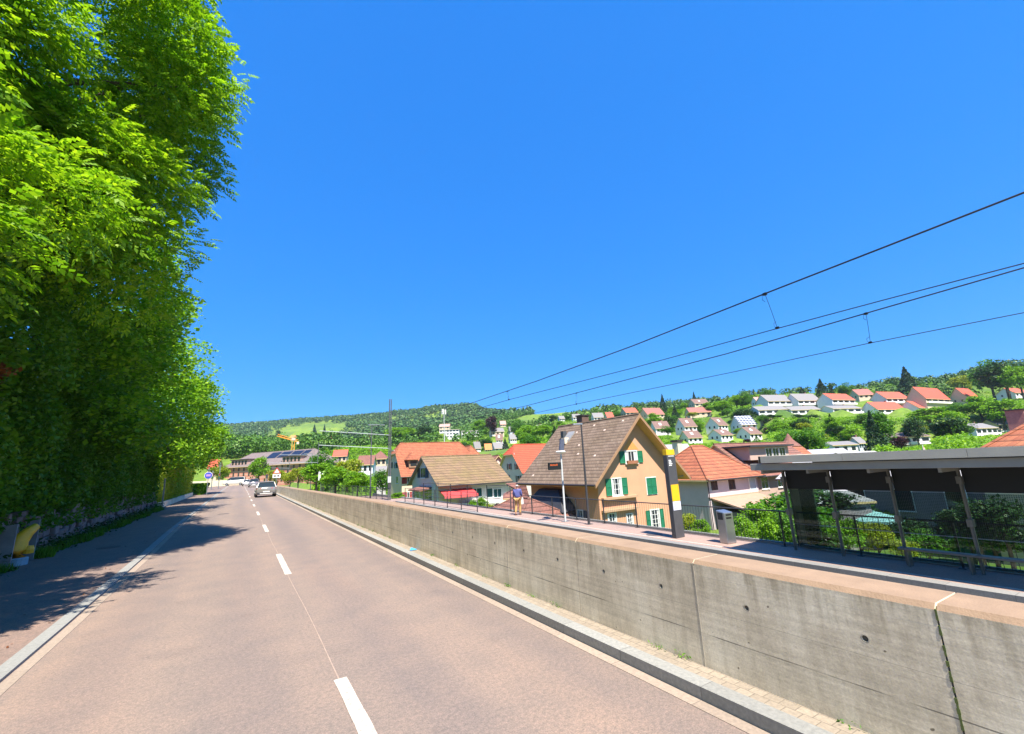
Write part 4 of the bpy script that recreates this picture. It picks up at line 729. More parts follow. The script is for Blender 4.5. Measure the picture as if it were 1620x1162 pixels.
def pix_rect(h, f, x0, y0, x1, y1):      # photograph rectangle -> rectangle on a wall face of the house
    Mi = h.e.matrix_world.inverted(); o = Mi@Vector((0, 0, EYE)); r = []
    for x, y in ((x0, y0), (x1, y1), (x0, y1), (x1, y0)):
        d = Mi.to_3x3()@Vector([float(q) for q in ray(x, y)])
        if f in 'fb': pl = -h.W/2 if f == 'f' else h.W/2; t = (pl-o.y)/d.y; q = o+d*t; r.append((q.x if f == 'f' else -q.x, q.z))
        else: pl = -h.L/2 if f == 'l' else h.L/2; t = (pl-o.x)/d.x; q = o+d*t; r.append((-q.y if f == 'l' else q.y, q.z))
    return (r[0][0]+r[2][0])/2, (r[1][0]+r[3][0])/2, (r[1][1]+r[2][1])/2, (r[0][1]+r[3][1])/2
FRAME = cm('window_frame_white', (.72, .72, .7), .04)
def window(h, f, r, px=True, sh=None, closed=False, cols=2, rows=2, pane=None, sill=True, frame=FRAME, fw=.06, curtain=False):
    u0, u1, z0, z1 = pix_rect(h, f, *r) if px else r
    if u1 < u0: u0, u1 = u1, u0
    F = h.F[f]; fr = MB()
    if closed:
        o = fbox(MB(), F, u0-.06, u1+.06, z0-.06, z1+.06, .0, .03).build('window', frame, h.e); um = (u0+u1)/2
        for a, b in ((u0, um-.01), (um+.01, u1)): shutter(F, a, b, z0, z1, sh, o)
        return o
    fbox(fr, F, u0-fw, u0, z0-fw, z1+fw, 0, .06); fbox(fr, F, u1, u1+fw, z0-fw, z1+fw, 0, .06); fbox(fr, F, u0, u1, z1, z1+fw, 0, .06); fbox(fr, F, u0, u1, z0-fw, z0, 0, .06)
    for i in range(1, cols): c = u0+(u1-u0)*i/cols; fbox(fr, F, c-.022, c+.022, z0, z1, 0, .04)
    for i in range(1, rows): c = z0+(z1-z0)*i/rows; fbox(fr, F, u0, u1, c-.014, c+.014, 0, .035)
    o = fr.build('window', frame, h.e); fbox(MB(), F, u0, u1, z0, z1, 0, .015).build('pane', pane or G_WIN, o)
    if curtain:
        for a, b in ((u0, u0+(u1-u0)*.22), (u1-(u1-u0)*.22, u1)): fbox(MB(), F, a, b, z0, z1, .016, .02).build('curtain', cm('curtain', (.5, .5, .48), .08), o)
    if sill: fbox(MB(), F, u0-.1, u1+.1, z0-fw-.06, z0-fw, 0, .12).build('sill', frame, o)
    if sh is not None:
        w_ = (u1-u0)*.5 if not isinstance(sh, tuple) else sh[1]; m_ = sh if not isinstance(sh, tuple) else sh[0]
        shutter(F, u0-fw-.02-w_, u0-fw-.02, z0-.03, z1+.03, m_, o); shutter(F, u1+fw+.02, u1+fw+.02+w_, z0-.03, z1+.03, m_, o)
    return o
def shutter(F, u0, u1, z0, z1, m_, par):
    s = MB(); e = .05; fbox(s, F, u0, u0+e, z0, z1, .03, .075); fbox(s, F, u1-e, u1, z0, z1, .03, .075); fbox(s, F, u0+e, u1-e, z0, z0+e, .03, .075); fbox(s, F, u0+e, u1-e, z1-e, z1, .03, .075); zm = (z0+z1)/2; fbox(s, F, u0+e, u1-e, zm-e/2, zm+e/2, .03, .075)
    n = max(3, int((z1-z0)/.07))
    for i in range(n):
        za = z0+e+(z1-z0-2*e)*i/n; zb = za+(z1-z0-2*e)/n*.95; s.add([F(u0+e, za, .068), F(u1-e, za, .068), F(u1-e, zb, .035), F(u0+e, zb, .035)], [(0, 1, 2, 3)])
    return s.build('shutter', m_, par)
def chimney(h, x, y, w_, z0, z1, m_=None, cap=True):
    o = MB().box(x-w_/2, x+w_/2, y-w_/2, y+w_/2, z0, z1).build('chimney', m_ or cm('chimney_brick', (.22, .1, .07), .2, 6), h.roof)
    if cap: MB().box(x-w_/2-.08, x+w_/2+.08, y-w_/2-.08, y+w_/2+.08, z1, z1+.1).build('chimney_cap', GUTM, h.roof)
    return o
SG = mat('shutter_green', (.012, .17, .075), .1, 3, .5); SB = mat('shutter_brown', (.1, .055, .04), .15, 3, .6); SD = mat('shutter_dark', (.05, .055, .06), .15, 3, .6); SR = mat('shutter_red', (.3, .035, .03), .1, 3, .5)
# ---- house with green shutters (gable towards the lens, ridge along the line)
ORW = plaster('wall_apricot', (.56, .295, .172)); GRW = ORW
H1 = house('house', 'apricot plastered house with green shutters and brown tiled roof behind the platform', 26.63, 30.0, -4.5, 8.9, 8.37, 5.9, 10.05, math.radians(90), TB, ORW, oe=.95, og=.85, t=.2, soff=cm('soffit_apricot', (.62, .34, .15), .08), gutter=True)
# local x = world +y ; face 'l' (x=-L/2) looks to the lens; face 'b' (y=+W/2) looks to world -x
window(H1, 'l', (989, 714.5, 1007, 732), sh=(SG, .55), cols=4, rows=1, curtain=True); bx = MB(); u0, u1, z0, z1 = pix_rect(H1, 'l', 990, 728, 1006, 733); fbox(bx, H1.F['l'], u0, u1, z0-.05, z1-.05, .08, .25); bx.build('flower_box', cm('terracotta', (.3, .12, .06), .2), H1.e)
window(H1, 'l', (968, 757.5, 982.5, 783), sh=(SG, .55), cols=3, rows=3, curtain=True)
window(H1, 'l', (1023, 756, 1038, 782), sh=SG, closed=True)
window(H1, 'l', (962, 813, 974.5, 831), sh=None, cols=2, rows=3, curtain=True); window(H1, 'l', (991.5, 813.5, 1000.5, 833), sh=None, cols=2, rows=3, curtain=True)
window(H1, 'l', (1029.5, 807, 1043, 836), sh=(SG, .42), cols=2, rows=4, curtain=True, sill=False)
for r in ((951, 785.5, 1006, 789), (951, 804.5, 1007, 808)):
    u0, u1, z0, z1 = pix_rect(H1, 'l', *r); fbox(MB(), H1.F['l'], min(u0, u1), max(u0, u1), z0, z1, 0, .3).build('ledge', cm('ledge_cream', (.42, .27, .16), .1), H1.e)
F = H1.F['l']; u0, u1, z0, z1 = pix_rect(H1, 'l', 984, 694, 1009, 711.5); um = (u0+u1)/2
MB().add([F(u0, z0, .012), F(u1, z0, .012), F(um, z1, .012), F(u0, z0, 0), F(u1, z0, 0), F(um, z1, 0)], [(0, 1, 2), (0, 3, 4, 1), (1, 4, 5, 2), (2, 5, 3, 0)]).build('gable_ornament', cm('ornament_orange', (.58, .26, .07), .08), H1.e)
for x0, x1, y0, y1 in ((911, 926, 808, 826),):
    window(H1, 'b', (914, 808, 923, 826), sh=(SD, .45), cols=2, rows=2, curtain=True)
MB().tube([(-4.55, -4.28, -1), (-4.5, -4.28, 4.9), (-4.9, -4.9, 5.1)], .05, 8).build('downpipe', cm('zinc', (.3, .3, .3), .1, metal=.5), H1.e)
# verge boards on the lit gable
g = H1.g
for s in (-1, 1): MB().hexa([(-g['X']-.03, s*g['Y'], g['z0']-.28), (-g['X'], s*g['Y'], g['z0']-.28), (-g['X'], 0, H1.zr-.28), (-g['X']-.03, 0, H1.zr-.28), (-g['X']-.03, s*g['Y'], g['z0']+.0), (-g['X'], s*g['Y'], g['z0']+.0), (-g['X'], 0, H1.zr+.0), (-g['X']-.03, 0, H1.zr+.0)]).build('verge_board', cm('verge_cream', (.3, .17, .09), .1), H1.roof)
chimney(H1, 2.3, -.6, .8, 9.0, 10.75, cm('chimney_dark', (.12, .07, .05), .2)); 
# things lying on the left slope: local y>0 side, z = zr-k*y
def on_slope(h, x, y, du, dv, th, name, m_, par, s=1):
    k = h.k; sy = s
    def P(a, b, n): return (a, sy*b, h.zr-k*b+n)
    return MB().hexa([P(x-du, y+dv, 0), P(x+du, y+dv, 0), P(x+du, y-dv, 0), P(x-du, y-dv, 0), P(x-du, y+dv, th), P(x+du, y+dv, th), P(x+du, y-dv, th), P(x-du, y-dv, th)]).build(name, m_, par)
on_slope(H1, 2.2, 1.3, .45, .4, .16, 'roof_window', cm('zinc'), H1.roof); MB().box(1.9, 2.4, 1.55, 2.0, 8.2, 8.75).build('roof_vent', cm('vent_cream', (.65, .55, .4), .1), H1.roof)
MB().box(2.7, 3.1, 1.1, 1.5, 8.7, 9.4).build('roof_vent', SD, H1.roof)
for (x, y) in [(random.uniform(-4, 4), random.uniform(.4, 4.6)) for _ in range(9)]: on_slope(H1, x, y, .1, .06, .04, 'pale_tile', cm('pale_tile', (.6, .45, .36), .1), H1.roof)
# annex on its left flank
A1 = house('house', 'low annex with brown tiled roof and row of windows left of the green-shuttered house', 19.4, 31.2, -4.5, 7.2, 5.8, 2.35, 4.0, math.radians(90), TP, plaster('wall_greygreen', (.35, .36, .3)), hA=1, hB=1, oe=.5, og=.5)
for i in range(4): y = 845-22*i; window(A1, 'b', (y, 809, y+14, 822), px=True, cols=2, rows=1, sill=False) if False else window(A1, 'b', (-2.9+1.6*i, -1.7+1.6*i, .3, 1.7), px=False, cols=3, rows=1, sill=False)
for i in range(2): window(A1, 'l', (-2.3+2.4*i, -.9+2.4*i, .2, 1.7), px=False, cols=2, rows=2, sill=False)
t = MB(); t.hexa([(21.0, 27.6, .0), (22.3, 27.6, .0), (22.3, 32.8, .0), (21.0, 32.8, .0), (21.9, 28.9, 1.2), (22.3, 28.9, 1.2), (22.3, 31.6, 1.2), (21.9, 31.6, 1.2)]); t = None
# dark canopy over the side door
H1c = MB().hexa([(-1.9, 4.2, 3.0), (4.0, 4.2, 3.0), (4.0, 5.6, 2.9), (-1.9, 5.6, 2.9), (-.2, 4.2, 4.5), (2.6, 4.2, 4.5), (2.6, 4.6, 4.45), (-.2, 4.6, 4.45)]).build('porch_canopy', cm('slate_dark', (.03, .032, .04), .2, rough=.6), H1.e)
# ---- white house with orange hip roof
H2 = house('house', 'white house with orange hipped tile roof and brown shutters right of the pillar', 40.9, 30.5, -4.8, 8.0, 7.0, 5.15, 7.95, 0, TO, plaster('wall_offwhite', (.55, .47, .48)), hA=1, hB=1, oe=.55, og=.55)
for r in ((1124, 756.5, 1134, 776), (1152, 755.5, 1162, 775)): window(H2, 'f', r, sh=SB, closed=True)
MB().hexa([(-4.1, -3.62, 3.05), (5.6, -3.62, 3.05), (5.6, -3.5, 3.05), (-4.1, -3.5, 3.05), (-4.1, -3.62, 3.15), (5.6, -3.62, 3.15), (5.6, -3.5, 3.15), (-4.1, -3.5, 3.15)]).build('string_course', cm('course', (.4, .29, .2), .08), H2.e)
window(H2, 'f', (2.55, 3.6, 3.1, 4.9), px=False, cols=1, rows=1, pane=cm('pale_blind', (.4, .5, .55), .1))
MB().tube([(-4.08, -3.65, -1), (-4.08, -3.65, 4.6), (-4.3, -4.0, 4.8)], .06, 8).build('downpipe', GUTM, H2.e)
H3 = house('house', 'brown-roofed wing with a wide flat dormer right of the orange hipped roof', 52.0, 31.2, -4.8, 14.0, 7.6, 5.05, 8.1, 0, TP, plaster('wall_blush', (.46, .33, .27)), oe=.6, og=.3)
MB().box(-6.2, 1.4, -3.3, .4, 6.2, 7.55).build('dormer_wall', plaster('wall_blush', (.46, .33, .27)), H3.e); d_ = MB().box(-6.7, 1.8, -3.8, .6, 7.55, 7.72).build('dormer_roof', cm('slate_dark'), H3.e)
h_ = House(); h_.L, h_.W, h_.e = 14, 6.6, H3.e; h_.F = {'f': face_fn('f', 14, 6.6)}
for i in range(3): window(h_, 'f', (-3.2+1.35*i, -2.1+1.35*i, 6.4, 7.35), px=False, cols=2, rows=1, sill=False)
for i in range(4): window(H3, 'f', (-5.8+3*i, -4.6+3*i, 3.3, 4.7), px=False, cols=2, rows=2)
s = MB(); s.hexa([(37.2, 22.5, -3.0), (44.5, 22.5, -3.0), (44.5, 26.9, -1.9), (37.2, 26.9, -1.9), (37.2, 22.5, -2.85), (44.5, 22.5, -2.85), (44.5, 26.9, -1.75), (37.2, 26.9, -1.75)])
sd = empty('garden_shed', (40.8, 24.7, -4.8), 0, 'low shed with flat pinkish roof in front of the white house', 'shed'); s.build('roof', cm('shed_roof', (.36, .23, .16), .1), sd, (40.8, 24.7, -4.8)); MB().box(-3.4, 3.5, -2.0, 2.1, -.4, 1.9).build('wall', cm('shed_wall', (.2, .17, .14), .2, 6), sd); MB().box(-2.6, -1.4, -2.04, -2.0, 0, 1.7).build('door', WHITE, sd)
# ---- blue-grey walled house with ochre roof and red awning
H4 = house('house', 'pale blue house with ochre tiled roof, dark window bands and a red awning', 24.3, 54.6, -4.6, 9.1, 9.3, 5.25, 8.2, 0, TC, plaster('wall_blue_grey', (.56, .53, .5)), oe=.85, og=.45, soff=cm('soffit_blue', (.2, .19, .17), .1))
TEAL = glass_mat('window_teal', (.02, .07, .07)); ff = lambda *r, **k: window(H4, 'f', r, pane=TEAL, sill=False, **k)
ff(746, 773, 762, 786, cols=2, rows=1); ff(769, 773, 779, 787, cols=1, rows=1); ff(781, 774, 793, 787, cols=2, rows=1); ff(716, 773, 738, 788, cols=3, rows=1)
window(H4, 'l', (666, 741, 673, 756), sh=(SD, 1.1), cols=2, rows=1); window(H4, 'l', (654, 773, 663, 788), pane=TEAL, cols=2, rows=2); window(H4, 'l', (673, 773, 684, 792), pane=TEAL, cols=2, rows=2)
MB().hexa([(-4.5, -6.4, 3.55), (-.3, -6.4, 3.55), (-.3, -4.7, 4.15), (-4.5, -4.7, 4.15), (-4.5, -6.4, 3.6), (-.3, -6.4, 3.6), (-.3, -4.7, 4.2), (-4.5, -4.7, 4.2)]).build('awning', cm('awning_red', (.6, .05, .05), .08), H4.e)
MB().box(-4.5, -.3, -6.42, -6.39, 3.3, 3.56).build('awning_valance', cm('awning_valance', (.6, .1, .1), .08), H4.e)
MB().hexa([(-6.1, -2.6, 4.1), (-4.5, -2.6, 4.3), (-4.5, 1.6, 4.3), (-6.1, 1.6, 4.1), (-6.1, -2.6, 4.25), (-4.5, -2.6, 4.55), (-4.5, 1.6, 4.55), (-6.1, 1.6, 4.25)]).build('porch_roof', TP, H4.e)
MB().box(-2.2, 4.5, -5.9, -4.75, -.5, 2.6).build('terrace_base', plaster('terrace', (.6, .6, .55)), H4.e)
# ---- large orange-roofed house with dormer
H5 = house('house', 'large house with broad orange half-hipped roof, small dormer and grey gable', 29.9, 79.0, -4.6, 13.4, 8.2, 6.4, 11.4, 0, TO, plaster('wall_sand', (.6, .47, .35)), hA=.32, hB=.32, oe=.7, og=.4)
window(H5, 'l', (617, 732, 620, 741), sh=(SD, .45), cols=1, rows=1, sill=False); window(H5, 'l', (626, 732, 629, 741), sh=(SD, .5), cols=1, rows=1, sill=False); window(H5, 'l', (627, 754, 630, 765), cols=1, rows=1); window(H5, 'l', (620.5, 713, 623.5, 718), cols=1, rows=1, sill=False)
window(H5, 'f', (644.5, 755, 647, 765), sh=(SR, .9), cols=1, rows=1); window(H5, 'f', (644.5, 779, 647, 790), sh=(SR, .9), cols=1, rows=1)
d = MB(); d.box(-5.4, -3.9, -3.9, -1.5, 7.0, 8.3); d.build('dormer_wall', cm('dormer_wood', (.35, .2, .12), .15), H5.e)
MB().add([(-5.9, -4.3, 8.3), (-3.4, -4.3, 8.3), (-3.4, -1.2, 8.3), (-5.9, -1.2, 8.3), (-4.65, -3.3, 9.6), (-4.65, -.8, 9.6)], [(0, 1, 4), (1, 2, 5, 4), (3, 0, 4, 5), (2, 3, 5), (0, 3, 2, 1)]).build('dormer_roof', TO, H5.e)
MB().box(-5.2, -4.1, -3.95, -3.9, 7.3, 8.1).build('window', G_WIN, H5.e)
H5b = house('house', 'wing with red-brown roof and hipped gable behind the ochre roof', 40.2, 86.0, -4.6, 7.5, 7.0, 6.3, 10.9, math.radians(90), TO, WALLS['cream'], hA=.45, hB=0, oe=.5, og=.4)
window(H5b, 'l', (-1.1, .9, 6.7, 7.5), px=False, cols=2, rows=1, sill=False)
# ---- bright red roof house
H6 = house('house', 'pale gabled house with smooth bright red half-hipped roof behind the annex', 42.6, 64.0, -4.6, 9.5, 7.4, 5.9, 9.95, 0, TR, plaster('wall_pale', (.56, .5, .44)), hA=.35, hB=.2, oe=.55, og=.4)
for r in ((804.5, 734, 807.5, 743), (816.5, 734, 820.5, 743), (801, 752.5, 805, 762), (818.5, 753, 822.5, 763)): window(H6, 'l', r, sh=(SB, .3), cols=1, rows=1, sill=False)
window(H6, 'l', (809.5, 718, 813.5, 721.5), cols=1, rows=1, sill=False)
house('house', 'red-brown side roof left of the bright red roof', 38.6, 72.5, -4.6, 6, 6, 5.5, 8.4, math.radians(90), TP, plaster('wall_pale'), oe=.5, og=.4)
# ---- orange roof at the right edge
H8 = house('house', 'large orange tiled hip roof at the right edge above the shelter', 45.5, .6, -4.8, 18.2, 16.2, 6.35, 12.2, 0, TO, plaster('wall_cream'), hA=1, hB=1, oe=.5, og=.5)
q = on_x(1606, 650, 52); chimney(H8, q[0]-45.5, q[1]-.6, 1.0, 7, q[2]+4.8, cm('chimney_pink', (.35, .16, .13), .2, 6))
# ---- middle distance roofs
#, by measured corner and depth
def mid(label, x0, x1, yr, ye, yb, D, roofm, wallm, turn=.0, hA=0, hB=0, name='house', wins=3, dpt=None, cat='house', oe=.4):
    a, b = at_depth(x0, ye, D), at_depth(x1, ye, D); L = float(np.hypot(*(b-a)[:2])); c = (a+b)/2; zb = float(at_depth((x0+x1)/2, yb, D)[2]); yaw = math.atan2((b-a)[1], (b-a)[0]); Lr = L*(1 if turn < .05 else .86); W = dpt or max(5, L*.62)
    ze = float(c[2])-zb; zr = float(at_depth((x0+x1)/2, yr, D+W/2)[2])-zb; n_ = Vector((-math.sin(yaw), math.cos(yaw), 0)); cc = Vector((c[0], c[1], 0))+n_*W/2
    h = house(name, label, cc.x, cc.y, zb, Lr-2*oe*.5, W, ze+.25, max(zr, ze+.8), yaw+turn, roofm, wallm, hA, hB, oe=oe, og=.3, t=.15, gutter=False, ridge=False, cat=cat, base=-9)
    nw = wins
    for i in range(nw):
        u = (i+.5)/nw*h.L-h.L/2; w_ = h.L/nw*.28; zt = ze-.3
        fbox(MB(), h.F['f'], u-w_, u+w_, max(.3, zt-1.3), zt, 0, .04).build('window', G_WIN, h.e)
    if turn > .1:
        for uu in (-W*.2, W*.2): fbox(MB(), h.F['l'], uu-.5, uu+.5, max(.3, ze-1.6), ze-.5, 0, .04).build('window', G_WIN, h.e)
    return h
mid('grey-roofed building with a cream chimney behind the green-shuttered house', 1035, 1100, 703, 727, 745, 70, cm('grey_metal_roof', (.25, .25, .27), .1, 2), WALLS['cream'])
q = at_depth(1073, 719, 66); t = empty('chimney_stack', (q[0], q[1], q[2]-3), 0, 'cream rendered chimney stack between the pillar top and the gable', 'chimney'); MB().box(-.5, .5, -.5, .5, 0, 3+1.8).build('stack', cm('vent_cream'), t); MB().box(-.65, .65, -.65, .65, 4.8, 5.1).build('cap', GUTM, t)
mid('long orange roof with three dark skylights right of the wide dormer', 1195, 1292, 708, 728, 745, 75, TO, WALLS['cream'])
q = at_depth(1250, 709, 95); q1 = at_depth(1250, 687, 95); t = empty('turret', (q[0], q[1], q[2]-6), 0, 'small pointed brown turret rising behind the orange roof', 'turret'); MB().lathe([(1.6, 0), (1.6, 6.2), (2.2, 6.3), (.9, 6.3+(q1[2]-q[2])*.45), (.05, 6.2+q1[2]-q[2])], 12).build('spire', TP, t)
mid('flat grey-violet roof right of the turret', 1285, 1352, 710, 724, 740, 85, cm('violet_roof', (.3, .29, .33), .1, 2), WALLS['white'])
mid('long pale grey roof just above the shelter fascia', 1340, 1402, 714, 724, 740, 80, cm('palegrey_roof', (.35, .34, .34), .1, 2), WALLS['white'])
mid('low pinkish tiled roof between the pale blue house and the annex', 797, 836, 764, 789, 815, 43, TP, plaster('wall_pale'), 0, hA=.9, hB=.9)
mid('small red roof among the trees left of the masts', 523, 548, 712, 722, 735, 170, ROOFS['red'], WALLS['cream'], .2)
mid('pinkish roofed white house left of the two masts', 558, 587, 721, 736, 752, 120, TP, WALLS['white'], .2, dpt=9)
mid('cream house with brown hip roof and white chimney between the masts', 584, 612, 714, 726, 741, 135, TP, WALLS['cream'], .1, hA=.9, hB=.9)
mid('small grey gabled house below the brown hip roof near the tallest mast', 588, 607, 738, 752, 768, 88, ROOFS['grey'], WALLS['white'], .3)
mid('red roofed building glimpsed at the left end of the road', 325, 342, 727, 741, 762, 160, TR, WALLS['cream'], .2)
# ---- red brick school building closing the road
BR, nt, p = newmat('red_brick'); tc = nt.nodes.new('ShaderNodeTexCoord'); sp = nt.nodes.new('ShaderNodeSeparateXYZ'); nt.links.new(tc.outputs['Object'], sp.inputs[0]); fz_ = math_(nt, 'FRACT', math_(nt, 'DIVIDE', sp.outputs[2], 1.15)); st_ = math_(nt, 'LESS_THAN', fz_, .18); c = mixc(nt, st_, ramp(nt, noise(nt, 1, 4).outputs[0], [(.3, (.5, .19, .13)), (.7, (.6, .26, .18))]).outputs[0], (.6, .4, .3)); nt.links.new(c, p.inputs['Base Color']); p.inputs['Roughness'].default_value = .9
a, b = at_depth(356, 736, 168), at_depth(492, 738, 150); L = float(np.hypot(*(b-a)[:2])); yaw = math.atan2((b-a)[1], (b-a)[0]); c_ = (a+b)/2; n_ = Vector((-math.sin(yaw), math.cos(yaw), 0)); zb = -.5
W9 = 13; cc = Vector((c_[0], c_[1], 0))+n_*W9/2; ze9 = float(c_[2])-zb; 
H9 = house('brick_building', 'long red brick building with dark roof and dormers closing the far end of the road', cc.x, cc.y, zb, L, W9, ze9+.6, ze9+5.2, yaw, cm('dark_pink_slate', (.17, .13, .12), .2, 1.5), BR, hA=1, hB=1, oe=.8, og=.8, gutter=False, cat='building')
for k_, (z0, z1) in enumerate(((.6, 1.9), (3.0, 4.3), (ze9-1.5, ze9-.2))):
    for i in range(15): u = -L/2+1+(L-2)*(i+.5)/15; fbox(MB(), H9.F['f'], u-.42, u+.42, z0, z1, 0, .04).build('window', cm('dim_window', (.06, .05, .05), .2, rough=.2), H9.e)
for x0, w_ in ((-L*.33, 4.5), (L*.28, 4.5)):
    MB().box(x0-w_, x0+w_, -W9/2+.3, -W9/2+3, ze9+.5, ze9+2.6).build('dormer_wall', cm('dormer_pink', (.45, .28, .22), .1), H9.e); MB().box(x0-w_-.4, x0+w_+.4, -W9/2-.1, -W9/2+3.4, ze9+2.6, ze9+2.9).build('dormer_roof', GUTM, H9.e)
    for i in range(5): u = x0-w_+.9+i*(2*w_-1.8)/4; MB().box(u-.45, u+.45, -W9/2+.26, -W9/2+.3, ze9+.9, ze9+2.3).build('window', G_WIN, H9.e)
for x0 in (-1.5, 4.2, 9.9, 14.6): on_slope(H9, x0, 2.2, 2.5 if x0 < 14 else 1.6, 1.5, .12, 'solar_array', cm('solar_dark', (.015, .018, .03), .1, rough=.3), H9.roof, -1)
s = MB().box(-9, 5, -.3, .3, -.5, 1.6).build('low_wall', cm('vent_cream')); s.location = (-3, 153, 0); tag(s, 'low cream wall in front of the brick building at the road end', 'wall')
# ---- houses on the hillside
def hill(h, i):
    x0, x1, yr, ye, yb, D, rf, wl, turn, sty, label = h; a, b = at_depth(x0, yb, D), at_depth(x1, yb, D); L = float(np.hypot(*(b-a)[:2])); yaw = math.atan2((b-a)[1], (b-a)[0]); xm = (x0+x1)/2
    zb = float(at_depth(xm, yb, D)[2]); ze = float(at_depth(xm, ye, D)[2])-zb; W = min(L*.75, 9.0); zr = float(at_depth(xm, yr, D+W/2)[2])-zb
    Lr = (L-W*math.sin(turn))/math.cos(turn) if turn > 0 else L; Lr = max(Lr, 4); n_ = Vector((-math.sin(yaw), math.cos(yaw), 0)); c = Vector((*(a+b)[:2]/2, 0))+n_*W/2
    if sty == 'a': zr = ze+.6
    if sty == 't': Lr *= 1.25
    hh = house('hillside_house', label, c.x, c.y, zb, Lr-.5, W-.6, ze+.15, max(zr, ze+.5), yaw+turn*(.6+.6*((i*7) % 5)/4)+(((i*3) % 7)-3)*.04, ROOFS[rf], WALLS[wl], oe=.45, og=.35, t=.16, group='houses on the far hillside', gutter=False, ridge=False, base=-6)
    F = hh.F['f']; Lw = hh.L
    rows = [(ze-1.75, ze-.55)] if ze < 4 else [(ze-1.75, ze-.55), (ze-4.4, ze-2.9)]
    if sty == 'a': rows = [(ze-1.6-2.6*k, ze-.5-2.6*k) for k in range(3)]
    for z0, z1 in rows:
        n = (6 if sty == 'a' else 4 if Lw > 12 else 3)
        for k in range(n):
            u = -Lw/2+Lw*(k+.5)/n; w_ = Lw/n*(.36 if sty in 'ta' else .24); fbox(MB(), F, u-w_, u+w_, z0, z1, 0, .05).build('window', G_WIN, hh.e)
        if sty == 't': fbox(MB(), F, -Lw/2, Lw/2, z0-1.0, z0-.15, .9, 1.05).build('balcony_parapet', WHITE, hh.e); fbox(MB(), F, -Lw/2, Lw/2, z0-1.15, z0-1.0, .0, 1.05).build('balcony_slab', WHITE, hh.e)
    if sty == 'n':
        for uu in (-W*.17, W*.17): fbox(MB(), hh.F['l'], uu-.4, uu+.4, ze-1.6, ze-.5, 0, .05).build('window', G_WIN, hh.e)
        if i % 2 == 0: fbox(MB(), F, -Lw*.5, Lw*.15, ze-3.2, ze-2.5, .7, .85).build('balcony_parapet', WHITE, hh.e)
    if i % 3 != 2 and sty != 'a': chimney(hh, Lw*.2, .6, .7, max(zr, ze)-.8, max(zr, ze)+.7, cap=False)
    if rf == 'brown': on_slope(hh, -Lw*.05, W*.22, .6, .5, .1, 'skylight', WHITE, hh.roof, -1)
    return c, L
HPOS = [hill(h, i) for i, h in enumerate(HH)]
fl = at_depth(1462, 716, 60); t = empty('flag', (fl[0], fl[1], fl[2]-4), 0, 'small red flag with white cross behind the shelter roof', 'flag'); MB().tube([(0, 0, 0), (0, 0, 5)], .04, 6).build('pole', WHITE, t)
MB().add([(0, 0, 4.9), (.9, .1, 4.5), (.9, .15, 3.6), (0, 0, 4.0), (0, .03, 4.9), (.9, .13, 4.5), (.9, .18, 3.6), (0, .03, 4.0)], [(0, 1, 2, 3), (4, 5, 6, 7)]).build('cloth', RED, t); MB().box(.38, .52, -.02, .2, 4.0, 4.6).build('cross', WHITE, t)
# ---------------------------------------------------------------- vegetation on the left
def big_tree(label, base, c, r, ncl, per, mat_, crad=(.9, 1.6), spray=True, size=.16, extra=None, low=-.75, name='broadleaf_tree', lim=14, tr=.28, group=None):
    t = empty(name, base, 0, label, 'tree', group); cs = crown_centres(ncl, c, r, low); 
    if extra is not None: cs = np.concatenate([cs, np.array(extra)], 0)
    rad = rng.uniform(crad[0], crad[1], len(cs)); p, d = clump_points(cs, rad, per, .72, .5)
    if spray: v, f = sprays(p, d)
    else: v, f = leaf_quads(p, size, .8, .7)
    npmesh('crown', v-np.array(base), f, mat_, t)
    mb = MB(); limbs(mb, base, [tuple(q) for q in cs], tr, .3, lim); mb.build('trunk', BARK, t, base, smooth=True); return t
ASH = leafmat('ash_leaves', [(.045, .13, .006), (.11, .25, .01), (.25, .42, .018), (.42, .56, .03)], .48)
MAPLE = leafmat('maple_leaves', [(.035, .11, .008), (.09, .23, .012), (.2, .38, .02), (.34, .5, .03)], .46)
big_tree('nearest tall ash tree at the left edge with drooping pinnate leaves', (-8.2, 7.5, 1.2), (-8.3, 8.0, 8.2), (4.6, 5.0, 4.6), 52, 400, ASH, extra=[(-4.0, 9.2, 7.0), (-3.2, 9.4, 6.7), (-4.6, 7.6, 5.4), (-3.9, 8.2, 5.3), (-4.8, 8.6, 8.2)])
big_tree('tallest overhanging tree with the crown reaching out over the road', (-7.4, 14, 1.2), (-6.9, 14, 12.4), (4.8, 6.0, 7.6), 115, 400, ASH, crad=(1.0, 1.75), tr=.4, lim=22,
    extra=[(-2.4, 14.2, 14.1), (-2.1, 14, 13.4), (-2.5, 13.6, 12.6), (-2.7, 14.4, 15.4), (-2.6, 13, 16.6), (-2.6, 15.0, 11.4), (-2.7, 13.8, 9.8), (-3.0, 14.4, 8.4), (-3.2, 15.5, 7.4)])
big_tree('dense broad tree behind the tallest one, second along the pavement', (-7.6, 24, 1.2), (-6.4, 24, 8.0), (4.1, 5.5, 6.4), 110, 420, MAPLE, crad=(1.0, 1.7), spray=False, size=.19, tr=.32,
    extra=[(-3.1, 22, 8.6), (-3.3, 24.5, 9.8), (-3.2, 25.5, 7.0)])
big_tree('lighter green maple where the row of trees thins out', (-7.4, 36, 1.0), (-6.2, 36.5, 7.4), (4.1, 6, 6.0), 90, 400, MAPLE, crad=(1.0, 1.7), spray=False, size=.2, tr=.3, extra=[(-3.0, 35, 9.0), (-2.9, 37, 8.2), (-3.0, 38, 6.8)])
